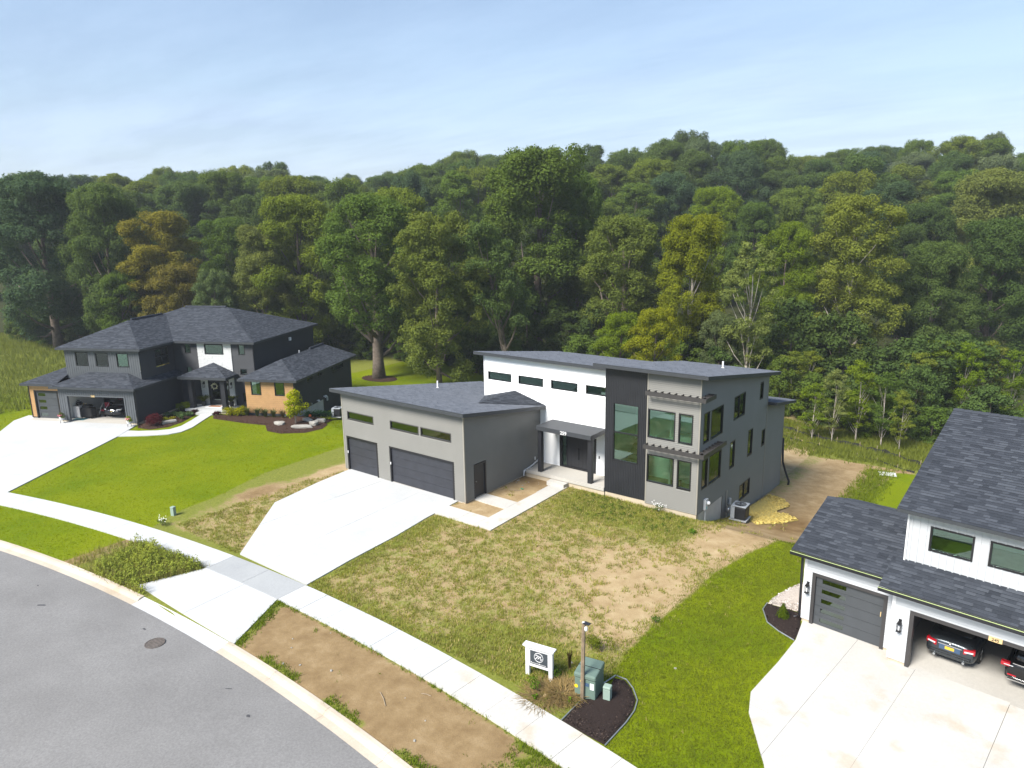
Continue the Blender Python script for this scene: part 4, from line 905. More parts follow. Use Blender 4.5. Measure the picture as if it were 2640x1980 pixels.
wall(RH, (3.2, 6.6), (0, -1), 6.15, 2.9, (7.35, 5.33), 'siding_offwhite', style='flat'); wall(RH, (3.2, 12.7), (0, -1), 6.1, 2.9, (5.33, 7.35), 'siding_offwhite', style='flat')
boxo('upper_inner_wall', 'drywall', RH, 3.3, 12.9, 4.0, 4.1, 3.3, 5.3); boxo('upper_inner_floor', 'floor_wood', RH, 3.3, 12.9, 1.0, 4.0, 3.2, 3.3); boxo('upper_ceiling', 'drywall', RH, 3.3, 12.9, 0.8, 4.0, 5.3, 5.38)
SO = {'mw': MWR, 'n': 110}
hip_roof(RH, [[(-0.45, -0.35, 2.97), (3.23, -0.35, 2.97), (3.23, 3.0, 4.09), (-0.45, 3.0, 4.09)], [(3.23, 6.35, 2.97), (-0.45, 6.35, 2.97), (-0.45, 3.0, 4.09), (3.23, 3.0, 4.09)]], [(-0.45, -0.35, 2.97), (3.23, -0.35, 2.97), (3.23, 6.35, 2.97), (-0.45, 6.35, 2.97)], 0.02, 'shingle', objs=SO)
wall(RH, (-0.3, 6.2), (0, -1), 3.2, 2.9, (2.95, 4.0), 'fascia', style='flat', name='gable'); wall(RH, (-0.3, 3.0), (0, -1), 3.2, 2.9, (4.0, 2.95), 'fascia', style='flat', name='gable')
hip_roof(RH, [[(2.82, -0.87, 2.87), (13.2, -0.87, 2.87), (13.2, 0.45, 3.47), (2.82, 0.45, 3.47)]], [(2.82, -0.87, 2.87), (13.2, -0.87, 2.87), (13.2, 0.44, 2.87), (2.82, 0.44, 2.87)], 0.02, 'shingle', objs=SO)
MB().face([(2.83, -0.85, 2.85), (2.83, 0.44, 2.85), (2.83, 0.44, 3.46)]).face([(2.83, -0.85, 2.85), (2.83, 0.44, 3.46), (2.83, 0.44, 2.85)]).build('rake_board', 'fascia', RH)
hip_roof(RH, [[(2.9, 0.0, 5.44), (13.2, 0.0, 5.44), (13.2, 6.6, 7.64), (2.9, 6.6, 7.64)], [(13.2, 13.2, 5.44), (2.9, 13.2, 5.44), (2.9, 6.6, 7.64), (13.2, 6.6, 7.64)]], [(2.9, 0.0, 5.44), (13.2, 0.0, 5.44), (13.2, 13.2, 5.44), (2.9, 13.2, 5.44)], 0.12, 'shingle', objs={'mw': MWR, 'n': 80})
caps = []
def ridge_caps(x0, x1, y, z, step=0.3):
    x = x0
    while x < x1:
        MB().face([(x, y - 0.15, z - 0.03), (x + step * 1.15, y - 0.15, z - 0.015), (x + step * 1.15, y, z + 0.055), (x, y, z + 0.035)]).face([(x, y, z + 0.035), (x + step * 1.15, y, z + 0.055), (x + step * 1.15, y + 0.15, z - 0.015), (x, y + 0.15, z - 0.03)]).build('ridge_cap', 'shingle', RH); x += step
ridge_caps(-0.45, 3.1, 3.0, 4.09); ridge_caps(2.9, 8.0, 6.6, 7.64)
def gutter(x0, x1, y, z):
    g = MB(); g.box(x0, x1, y - 0.13, y - 0.02, z - 0.15, z - 0.03); o = g.build('gutter', 'gutter_black', RH); MB().box(x0, x1, y - 0.135, y - 0.115, z - 0.028, z - 0.012).build('drip_edge_glint', 'drip_edge_glint', o)  # thin strip on the gutter lip carries the painted highlight
gutter(-0.45, 3.22, -0.35, 2.97); gutter(2.82, 13.2, -0.87, 2.87)
MB().tube([(-0.10, -0.30, 2.80), (-0.12, -0.05, 2.62), (-0.10, 0.0, 0.20), (-0.28, -0.02, 0.08)], 0.05, 8).build('downspout', 'gutter_black', RH)

# ---------------------------------------------------------------- cars
def loft(sts, half):
    """sts: stations; half(st) -> right half outline [(x, z)...] bottom centre to top centre"""
    mb = MB(); rings = []
    for s in sts:
        h = half(s); pts = [(x, s[0], z) for x, z in h] + [(-x, s[0], z) for x, z in reversed(h[1:-1])]
        n = len(mb.v); mb.v += pts; rings.append((n, len(pts)))
    k = rings[0][1]
    for (a, _), (b, _) in zip(rings[:-1], rings[1:]):
        for i in range(k):
            j = (i + 1) % k; mb.f.append((a + i, b + i, b + j, a + j)); mb.r.append(0.5)
    mb.f.append(tuple(rings[0][0] + i for i in range(k))); mb.f.append(tuple(rings[-1][0] + k - 1 - i for i in range(k))); mb.r += [0.5, 0.5]
    return mb
def smooth_mod(o, lv=2):
    s = o.modifiers.new('sub', 'SUBSURF'); s.levels = lv; s.render_levels = lv; o.data.polygons.foreach_set('use_smooth', [True] * len(o.data.polygons)); return o
def wheels(root, w, yr, yf, rad):
    for x in (-w, w):
        for y in (yr, yf):
            t = MB().lathe([(rad * 0.62, -0.11), (rad * 0.95, -0.11), (rad, -0.07), (rad, 0.07), (rad * 0.95, 0.11), (rad * 0.62, 0.11)], 24).build('wheel', 'tyre', root)
            t.location = (x, y, rad); t.rotation_euler = (0, math.pi / 2, 0)
            rm = MB()
            for k in range(5):
                a = k * 2 * math.pi / 5; rm.tube([(0, 0, 0.10), (rad * 0.6 * math.cos(a), rad * 0.6 * math.sin(a), 0.10)], 0.035, 5); rm.tube([(0, 0, -0.10), (rad * 0.6 * math.cos(a), rad * 0.6 * math.sin(a), -0.10)], 0.035, 5)
            rm.lathe([(rad * 0.58, -0.09), (rad * 0.64, -0.1), (rad * 0.64, 0.1), (rad * 0.58, 0.09)], 20); rm.build('rim', 'rim', t)
def car(root, paint, L, w, sts, gh_, rad, yr, yf):
    """sts: (y, zbottom, halfwidth, shoulder z, top z, top halfwidth); gh_: greenhouse stations (y, zbase, ztop, wbase, wtop)"""
    hb = lambda s: [(0, s[1]), (s[2] * 0.86, s[1]), (s[2] * 0.98, s[1] + 0.10), (s[2], (s[1] + s[3]) / 2), (s[2] * 0.97, s[3]), (s[5], s[4]), (0, s[4] + 0.012)]
    smooth_mod(loft(sts, hb).build('body', paint, root))
    hg = lambda s: [(0, s[1] - 0.05), (s[3], s[1] - 0.05), (s[3] * 0.99, s[1] + 0.02), ((s[3] + s[4]) / 2 + 0.02, (s[1] + s[2]) / 2), (s[4], s[2] - 0.02), (s[4] * 0.8, s[2] + 0.015), (0, s[2] + 0.03)]
    smooth_mod(loft(gh_, hg).build('glasshouse', 'car_glass', root))
    top = [s for s in gh_ if s[2] > max(g[2] for g in gh_) - 0.16]
    hr = lambda s: [(0, s[2] - 0.01), (s[4] * 0.98, s[2] - 0.035), (s[4] * 1.01, s[2] - 0.01), (s[4] * 0.82, s[2] + 0.03), (0, s[2] + 0.045)]
    smooth_mod(loft(top, hr).build('roof', paint, root), 1); wheels(root, w * 0.90, yr, yf, rad)
# sedan in the white house garage, tail towards the street
P_ = MWR @ Vector((4.86, 2.62, 0.03))
sd_ = tag(empty('sedan', P_, math.radians(-6.3)), 'dark grey sedan parked nose in, seen from behind in the open garage', 'car'); sd_.scale = (0.88, 0.92, 0.92)
car(sd_, 'car_grey', 4.6, 0.88,
    [(-2.32, 0.36, 0.66, 0.62, 0.70, 0.50), (-2.28, 0.28, 0.80, 0.72, 0.92, 0.62), (-2.10, 0.24, 0.87, 0.84, 1.00, 0.66), (-1.5, 0.22, 0.89, 0.88, 1.03, 0.68), (-0.4, 0.22, 0.89, 0.90, 0.98, 0.72), (0.8, 0.22, 0.88, 0.88, 0.97, 0.72), (1.7, 0.24, 0.86, 0.80, 0.88, 0.66), (2.15, 0.28, 0.80, 0.66, 0.74, 0.58), (2.3, 0.34, 0.62, 0.55, 0.60, 0.44)],
    [(-1.75, 0.98, 1.0, 0.66, 0.60), (-1.2, 0.98, 1.30, 0.72, 0.58), (-0.6, 0.97, 1.42, 0.74, 0.57), (0.2, 0.97, 1.43, 0.74, 0.57), (0.75, 0.96, 1.25, 0.73, 0.58), (1.25, 0.94, 0.97, 0.70, 0.62)], 0.32, -1.35, 1.4)
for s in (-1, 1):
    t = MB().prism([(0.46, -2.335), (0.84, -2.22), (0.82, -2.06), (0.44, -2.2)] if s > 0 else [(-0.44, -2.2), (-0.82, -2.06), (-0.84, -2.22), (-0.46, -2.335)], 0.66, 0.86).build('tail_light', 'tail_red', sd_, bevel=0.02)
    MB().prism([(0.50, -2.342), (0.78, -2.262), (0.78, -2.24), (0.50, -2.32)] if s > 0 else [(-0.50, -2.32), (-0.78, -2.24), (-0.78, -2.262), (-0.50, -2.342)], 0.735, 0.785).build('reversing_light', 'lamp_clear', t)
boxo('chrome_strip', 'chrome', sd_, -0.40, 0.40, -2.345, -2.32, 0.80, 0.83); boxo('plate_recess', 'plate_blue', sd_, -0.36, 0.36, -2.338, -2.30, 0.60, 0.795); boxo('number_plate', 'plate_gold', sd_, -0.16, 0.16, -2.346, -2.338, 0.64, 0.76)
MB().lathe([(0.045, 0), (0.045, 0.012), (0.034, 0.014)], 16).build('badge', 'chrome', sd_).matrix_local = Matrix.Translation((0, -2.30, 0.90)) @ Matrix.Rotation(math.pi / 2, 4, 'X')
for z in (0.44, 0.52): boxo('bumper_crease', 'car_black', sd_, -0.74, 0.74, -2.335, -2.30, z, z + 0.012)
for s in (-0.5, 0.5): MB().tube([(s, -2.36, 0.30), (s, -2.2, 0.30)], 0.045, 10).build('exhaust', 'galvanised', sd_)
# black SUV at the right edge
P_ = MWR @ Vector((7.30, 2.55, 0.03))
sv = tag(empty('suv', P_, math.radians(-6.3)), 'black sport utility vehicle cut by the right picture edge in the open garage', 'car'); sv.scale = (0.92, 0.92, 0.92)
suv_b = [(-2.30, 0.42, 0.74, 0.74, 0.84, 0.58), (-2.24, 0.34, 0.88, 0.86, 1.02, 0.70), (-2.0, 0.30, 0.94, 0.96, 1.06, 0.74), (-0.5, 0.28, 0.95, 1.0, 1.08, 0.78), (0.9, 0.28, 0.95, 0.98, 1.08, 0.78), (1.75, 0.30, 0.93, 0.90, 1.0, 0.72), (2.15, 0.34, 0.86, 0.76, 0.86, 0.62), (2.3, 0.42, 0.70, 0.66, 0.70, 0.5)]
suv_g = [(-2.12, 1.03, 1.08, 0.72, 0.66), (-1.85, 1.04, 1.50, 0.76, 0.62), (-1.0, 1.05, 1.62, 0.80, 0.62), (0.3, 1.05, 1.62, 0.80, 0.62), (0.9, 1.05, 1.42, 0.78, 0.63), (1.5, 1.03, 1.08, 0.76, 0.66)]
car(sv, 'car_black', 4.6, 0.95, suv_b, suv_g, 0.37, -1.4, 1.45)
for s in (-1, 1): MB().box(s * 0.86 - 0.20, s * 0.86 + 0.08 if s < 0 else s * 0.86 + 0.02, -2.28, -2.08, 0.80, 0.95).build('tail_light', 'tail_red', sv, bevel=0.03)
for s in (-1, 1): boxo('light_bar', 'lamp_clear', sv, s * 0.80 - 0.16, s * 0.80 + 0.12, -2.295, -2.27, 0.865, 0.885)
boxo('chrome_strip', 'chrome', sv, -0.70, 0.70, -2.30, -2.26, 0.985, 1.01); boxo('bumper_trim', 'chrome', sv, -0.80, 0.80, -2.35, -2.28, 0.36, 0.40); boxo('reflector', 'tail_red', sv, -0.82, -0.56, -2.31, -2.27, 0.52, 0.55); boxo('number_plate', 'sticker_white', sv, -0.16, 0.16, -2.32, -2.28, 0.66, 0.78)
# SUV in the charcoal house garage, nose towards the street
P_ = to_world(LH, (-3.35, 3.35, 0.035))
s2 = tag(empty('suv', P_, math.radians(26.3 + 180)), 'dark blue-black sport utility vehicle facing out of the cluttered garage', 'car'); s2.scale = (0.94, 0.94, 0.94)
car(s2, 'car_dark', 4.6, 0.95, suv_b, suv_g, 0.37, -1.4, 1.45)
g_ = MB()
for a in np.linspace(0, 2 * math.pi, 25)[:-1]: g_.tube([(0.44 * math.cos(a) * (1.0 if math.sin(a) > 0 else 0.86), 2.27 - 0.05 * abs(math.cos(a)), 0.66 + 0.12 * math.sin(a)), (0.44 * math.cos(a + 0.27) * (1.0 if math.sin(a + 0.27) > 0 else 0.86), 2.27 - 0.05 * abs(math.cos(a + 0.27)), 0.66 + 0.12 * math.sin(a + 0.27))], 0.026, 6)
g_.build('grille_surround', 'chrome', s2); boxo('grille', 'car_black', s2, -0.40, 0.40, 2.20, 2.255, 0.57, 0.76); boxo('badge', 'plate_gold', s2, -0.09, 0.09, 2.262, 2.285, 0.655, 0.69)
for s in (-1, 1):
    MB().prism([(s * 0.52, 2.22), (s * 0.80, 2.10), (s * 0.84, 1.86), (s * 0.60, 2.10)][::s], 0.75, 0.87).build('headlight', 'lamp_clear', s2, bevel=0.015)
    MB().prism([(s * 0.62, 2.22), (s * 0.78, 2.16), (s * 0.76, 2.08), (s * 0.6, 2.14)][::s], 0.46, 0.54).build('fog_light', 'lamp_clear', s2, bevel=0.01)
    boxo('mirror', 'car_black', s2, s * 1.04 - 0.09, s * 1.04 + 0.09, 0.85, 0.97, 1.06, 1.20)
# things kept in that garage
def thing_at(name, lp, label, cat, rot=0.0, root=LH):
    return tag(empty(name, to_world(root, lp), root.rotation_euler.z + rot), label, cat)
t = thing_at('barbecue_grill', (-5.55, 1.25, 0.035), 'black covered barbecue grill just inside the left garage opening', 'grill')
MB().box(-0.55, 0.55, -0.3, 0.3, 0.10, 0.92).build('cover', 'rubber', t, bevel=0.10); MB().box(-0.38, 0.38, -0.26, 0.26, 0.90, 1.12).build('hood', 'rubber', t, bevel=0.10)
for a in (-0.5, 0.44):
    for b in (-0.25, 0.2): boxo('foot', 'metal_black', t, a, a + 0.05, b, b + 0.05, 0, 0.12)
t = thing_at('storage_cabinet', (-6.62, 1.7, 0.035), 'white storage cabinet against the left garage wall', 'cabinet')
boxo('carcass', 'white_paint', t, -0.32, 0.30, -0.5, 0.5, 0.02, 0.95); boxo('door', 'white_paint', t, -0.30, -0.01, -0.52, -0.502, 0.06, 0.92); boxo('door', 'white_paint', t, 0.01, 0.29, -0.52, -0.502, 0.06, 0.92)
t = thing_at('duffel_bag', (-6.62, 1.6, 0.99), 'black duffel bag lying on the white storage cabinet', 'bag'); smooth_mod(MB().box(-0.26, 0.26, -0.34, 0.34, 0.0, 0.36).build('bag_body', 'rubber', t), 2); MB().tube([(-0.1, -0.2, 0.33), (-0.1, 0, 0.42), (-0.1, 0.2, 0.33)], 0.02, 6).build('handle', 'rubber', t)
t = thing_at('stroller', (-4.72, 2.2, 0.035), 'red child stroller with pale arched handles left of the dark vehicle', 'stroller')
MB().box(-0.24, 0.24, -0.3, 0.3, 0.42, 0.56).build('seat', 'red_plastic', t, bevel=0.03); MB().box(-0.24, 0.24, 0.22, 0.32, 0.56, 1.05).build('hood', 'red_plastic', t, bevel=0.05)
for s in (-0.27, 0.27): MB().tube([(s, -0.45, 0.1), (s, -0.2, 0.7), (s, 0.2, 1.05), (s, 0.5, 0.95)], 0.022, 6).build('frame_tube', 'lamp_clear', t, smooth=True)
for x in (-0.27, 0.27):
    for y in (-0.42, 0.34): MB().tube([(x - 0.02, y, 0.12), (x + 0.02, y, 0.12)], 0.12, 14).build('wheel', 'tyre', t)
t = thing_at('folding_ladder', (-6.1, 1.3, 0.035), 'pale folding ladder leaning beside the white cabinet', 'ladder')
for x in (-0.16, 0.16): MB().tube([(x, 0.0, 0), (x * 0.8, 0.35, 1.15)], 0.022, 6).build('rail', 'plaque_wood', t)
for k in range(4): MB().tube([(-0.15, 0.08 + 0.08 * k, 0.25 + 0.25 * k), (0.15, 0.08 + 0.08 * k, 0.25 + 0.25 * k)], 0.016, 6).build('rung', 'plaque_wood', t)
for nm, lp, sz, mat, lb, ct in (('storage_bin', (-5.6, 4.6, 0.035), (0.4, 0.3, 0.5), 'blue_plastic', 'blue storage bin standing against the garage back wall', 'bin'), ('kayak_bag', (-5.9, 3.2, 1.35), (0.3, 0.25, 0.4), 'blue_plastic', 'blue bag with a yellow-green patch hanging in the dark garage', 'bag'),
                             ('toy_tractor', (-5.0, 4.2, 1.75), (0.35, 0.25, 0.25), 'green_plastic', 'green plastic toy high on the garage shelf', 'toy'), ('backpack', (-3.95, 2.9, 1.75), (0.2, 0.15, 0.3), 'red_plastic', 'red backpack hanging above the dark vehicle', 'bag'), ('cushion', (-4.6, 4.2, 1.75), (0.3, 0.2, 0.24), 'red_plastic', 'dark red cushion on the garage shelf', 'cushion')):
    t = thing_at(nm, lp, lb, ct); MB().box(-sz[0], sz[0], -sz[1], sz[1], 0, sz[2]).build('body', mat, t, bevel=0.06)
    MB().box(-sz[0] * 0.5, sz[0] * 0.5, -sz[1] - 0.02, -sz[1] - 0.001, sz[2] * 0.3, sz[2] * 0.7).build('front_patch', 'yellow_plastic' if 'yellow' in lb else mat, t)
t = thing_at('wall_shelf', (-5.0, 4.2, 1.70), 'long shelf at the back of the cluttered garage', 'shelf'); boxo('board', 'garage_wall', t, -1.4, 1.0, -0.35, 0.35, 0, 0.04)
for s in (-1.3, 0.9): boxo('bracket', 'metal_black', t, s, s + 0.04, -0.3, 0.3, -1.66, 0.0)
t = tag(MB().box(-0.55, 0.55, -0.3, 0.3, 0, 0.015).build('floor_mat', 'teal_mat', None, bevel=0.005), 'teal floor mat at the foot of the white cabinet', 'mat'); t.location = to_world(LH, (-6.0, 0.75, 0.037)); t.rotation_euler = (0, 0, math.radians(26.3))

# ---------------------------------------------------------------- foliage kit
TINT = {'dkblue': (0.076, 0.122, 0.054), 'dark': (0.084, 0.130, 0.036), 'dark2': (0.072, 0.112, 0.028), 'green': (0.102, 0.155, 0.028), 'mid': (0.106, 0.162, 0.030), 'olive': (0.128, 0.168, 0.032), 'lime': (0.152, 0.192, 0.026),
        'bright': (0.138, 0.198, 0.016), 'yellow': (0.196, 0.212, 0.014), 'gold': (0.205, 0.190, 0.030), 'ochre': (0.180, 0.155, 0.036), 'pale': (0.160, 0.196, 0.052), 'grey': (0.118, 0.156, 0.066), 'syc': (0.180, 0.214, 0.034)}
def leaves(C, D, S, rnd):
    """rhombic leaf quads at C, facing D, of size S"""
    n = len(C); D = D / np.maximum(np.linalg.norm(D, axis=1, keepdims=True), 1e-6)
    A = np.cross(D, RNG.normal(size=(n, 3))); A /= np.maximum(np.linalg.norm(A, axis=1, keepdims=True), 1e-6); B = np.cross(D, A)
    S = S[:, None]; V = np.stack([C - A * S, C - B * S * 0.62 - D * S * 0.12, C + A * S, C + B * S * 0.62 - D * S * 0.12], 1).reshape(-1, 3)
    return V, np.arange(4 * n).reshape(n, 4), rnd
def clump_cloud(cent, rad, dens, size, flat=0.75, up=0.55):
    Cs, Ds, Ss, Rs = [], [], [], []
    for c, r in zip(cent, rad):
        n = max(6, int(dens * r * r)); d = RNG.normal(size=(n, 3)); d[:, 2] += 0.35; d /= np.linalg.norm(d, axis=1, keepdims=True)
        k = (0.40 + 0.60 * RNG.random(n) ** 0.5 + 0.28 * (RNG.random(n) > 0.86) * RNG.random(n))[:, None]; sc = np.array([1, 1, flat]) * r
        wob = 1 + 0.22 * np.sin(d[:, :1] * 7 + c[0]) * np.sin(d[:, 1:2] * 6 + c[1])
        Cs.append(c + d * k * sc * wob); Ds.append(d + RNG.normal(size=(n, 3)) * 0.55 + np.array([0, 0, up])); Ss.append(size * (0.65 + 0.7 * RNG.random(n)))
        Rs.append(np.clip(RNG.normal(0.42, 0.16, n) + RNG.normal(0, 0.10) + 0.22 * (d[:, 2] * k[:, 0] - 0.2), 0, 1))  # upper leaves of a clump paler: top light painted into the leaf tone
    return np.concatenate(Cs), np.concatenate(Ds), np.concatenate(Ss), np.concatenate(Rs)
def tree_proto(h, cr, base, prof, ncl, dens, size, tr, rcl=(0.14, 0.30), lean=(0, 0), fork=None, nl=14, bark='bark', flat=0.72, inner=0.35):
    """meshes of a trunk (with limbs) and a crown; base = bare share of the height; prof(t) radius profile"""
    cent, rad = [], []; ph = RNG.random(6) * 6.28
    zb = h * base; lobes = []
    for i in range(26):                                                     # big billows on the crown envelope
        t = (i + RNG.random()) / 26; a = i * 2.4 + RNG.uniform(-0.5, 0.5); R = cr * prof(t) * (1 + 0.14 * math.sin(2 * a + ph[0]) + 0.10 * math.sin(3 * a + ph[1]))
        lr = cr * RNG.uniform(0.30, 0.46) * (0.7 + 0.3 * prof(t)); q = max(0.0, R - lr * 0.85) * RNG.uniform(0.65, 1.0); z = min(zb + (h - zb) * t, h - lr * flat)
        lobes.append((np.array([math.cos(a) * q + lean[0] * h * t, math.sin(a) * q + lean[1] * h * t, max(z, lr * 0.4)]), lr))
    while len(cent) < ncl:
        c0, lr = lobes[int(RNG.random() * len(lobes))]; d = RNG.normal(size=3); out = c0[:2] / (np.linalg.norm(c0[:2]) + 0.3); d[:2] += out * 0.7; d[2] += 0.5; d /= np.linalg.norm(d)
        rc = cr * RNG.uniform(*rcl) * 0.72; p = c0 + d * np.array([1, 1, flat + 0.1]) * lr * (inner + (1 - inner) * RNG.random() ** 0.35)
        if p[2] > h - rc * 0.5 or p[2] < rc * 0.3: continue
        cent.append(p); rad.append(rc)
    V, F, rn = leaves(*(lambda c, d, s, r: (c, d, s, r))(*clump_cloud(cent, rad, dens, size, flat)))
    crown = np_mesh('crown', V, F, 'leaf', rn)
    mb = MB(); path = []
    for i in range(8):
        t = i / 7.0; path.append((lean[0] * h * t * t * 0.9 + 0.012 * h * math.sin(t * 5 + ph[3]) * t, lean[1] * h * t * t * 0.9 + 0.012 * h * math.sin(t * 4 + ph[4]) * t, h * 0.82 * t - 0.3))
    rads = [tr * (1.25 if i == 0 else 1.0) * (1 - 0.82 * (i / 7.0) ** 1.1) for i in range(8)]
    mb.tube(path, rads, 9)
    def on(t):
        i = min(6, int(t * 7)); f = t * 7 - i; return Vector(path[i]).lerp(Vector(path[i + 1]), f), tr * (1 - 0.82 * t ** 1.1)
    if fork:
        for s in fork:
            p, rr = on(0.24); mb.tube([p, p + Vector((s[0] * 0.35, s[1] * 0.35, h * 0.12)), p + Vector((s[0] * 0.8, s[1] * 0.8, h * 0.26)), p + Vector((s[0], s[1], h * 0.40))], [rr * 0.55, rr * 0.45, rr * 0.28, rr * 0.08], 7)
    order = sorted(range(len(cent)), key=lambda i: cent[i][2])[::max(1, len(cent) // nl)]
    for i in order:
        c = Vector(cent[i]); t0 = max(0.16 if base > 0.05 else 0.08, min(0.86, (c.z - 0.16 * h) / (h * 0.82) * 0.85)); p, rr = on(t0); m_ = p.lerp(c, 0.5) + Vector((0, 0, -0.02 * h))
        mb.tube([p, m_, c], [rr * 0.5, rr * 0.3, rr * 0.08], 6)
    return mb.mesh('trunk', bark, True), crown
p_round = lambda t: math.sin(math.pi * min(1, 0.12 + 0.86 * t)) ** 0.6
p_oak = lambda t: math.sin(math.pi * min(0.99, 0.16 + 0.80 * t ** 0.9)) ** 0.65
p_tall = lambda t: (0.42 + 0.58 * math.sin(math.pi * min(1, 0.12 + 0.74 * t)) ** 0.8) * (1 - 0.30 * t ** 4)
PROTO = {'oak': [(20, 6.5, tree_proto(20, 6.5, 0.16, p_oak, 300, 300, 0.112, 0.50, (0.14, 0.30))), (20, 6.5, tree_proto(20, 6.5, 0.12, p_round, 300, 300, 0.112, 0.45, (0.14, 0.30)))],
         'round': [(14, 5.0, tree_proto(14, 5.0, 0.08, p_round, 230, 330, 0.105, 0.30, (0.15, 0.30))), (14, 5.0, tree_proto(14, 5.0, 0.06, p_oak, 220, 330, 0.105, 0.30, (0.15, 0.31)))],
         'tall': [(22, 5.5, tree_proto(22, 5.5, 0.15, p_tall, 320, 320, 0.108, 0.42, (0.14, 0.31))), (22, 5.5, tree_proto(22, 5.5, 0.18, p_oak, 300, 320, 0.108, 0.40, (0.14, 0.31)))],
         'bare': [(22, 6.0, tree_proto(22, 6.0, 0.30, p_tall, 320, 310, 0.110, 0.50, (0.14, 0.30), fork=((1.6, 0.8), (-1.4, 1.2))))],
         'fork': [(20, 6.0, tree_proto(20, 6.0, 0.30, p_oak, 280, 310, 0.108, 0.62, (0.14, 0.30), fork=((-2.6, -1.6), (1.8, 1.4), (-1.0, 2.0))))],
         'low': [(18, 5.0, tree_proto(18, 5.0, 0.12, p_tall, 300, 320, 0.108, 0.34, (0.15, 0.31)))],
         'lean': [(17, 4.2, tree_proto(17, 4.2, 0.40, p_round, 200, 340, 0.105, 0.46, (0.16, 0.32), lean=(-0.16, -0.10)))],
         'airy': [(8, 2.0, tree_proto(8, 2.0, 0.12, p_tall, 110, 420, 0.080, 0.09, (0.18, 0.38), nl=18, bark='bark_pale', flat=0.6, inner=0.2)), (8, 2.2, tree_proto(8, 2.2, 0.18, p_round, 100, 420, 0.080, 0.09, (0.18, 0.36), nl=18, bark='bark_pale', flat=0.55, inner=0.2))],
         'tall_airy': [(16, 3.4, tree_proto(16, 3.4, 0.34, p_oak, 140, 330, 0.10, 0.22, (0.16, 0.32), nl=20, bark='bark_pale', flat=0.6))],
         'bush': [(6, 2.6, tree_proto(6, 2.6, 0.0, p_round, 110, 330, 0.105, 0.10, (0.20, 0.38), nl=6)), (6, 2.6, tree_proto(6, 2.6, 0.0, p_oak, 110, 330, 0.105, 0.10, (0.18, 0.36), nl=6))]}
def plant_tree(name, x, y, h, r, kind, tint, label, group=None, cat='tree', zoff=-0.05, rot=None, bark=None, jit=0.10):
    H, R_, (tm, cmh) = random.choice(PROTO[kind]); rt = tag(empty(name, (x, y, gh(x, y) + zoff), random.uniform(0, 6.28) if rot is None else rot), label, cat, group)
    rt.scale = (r / R_, r / R_, h / H)
    a = bpy.data.objects.new('trunk', tm); link(a, rt); b = bpy.data.objects.new('crown', cmh); link(b, rt)
    c = TINT[tint]; k = 1 + random.uniform(-jit, jit); b.color = (c[0] * k * random.uniform(0.95, 1.06), c[1] * k, c[2] * k * random.uniform(0.9, 1.1), 1)
    if bark: a.material_slots[0].link = 'OBJECT'; a.material_slots[0].material = MATS[bark]
    return rt

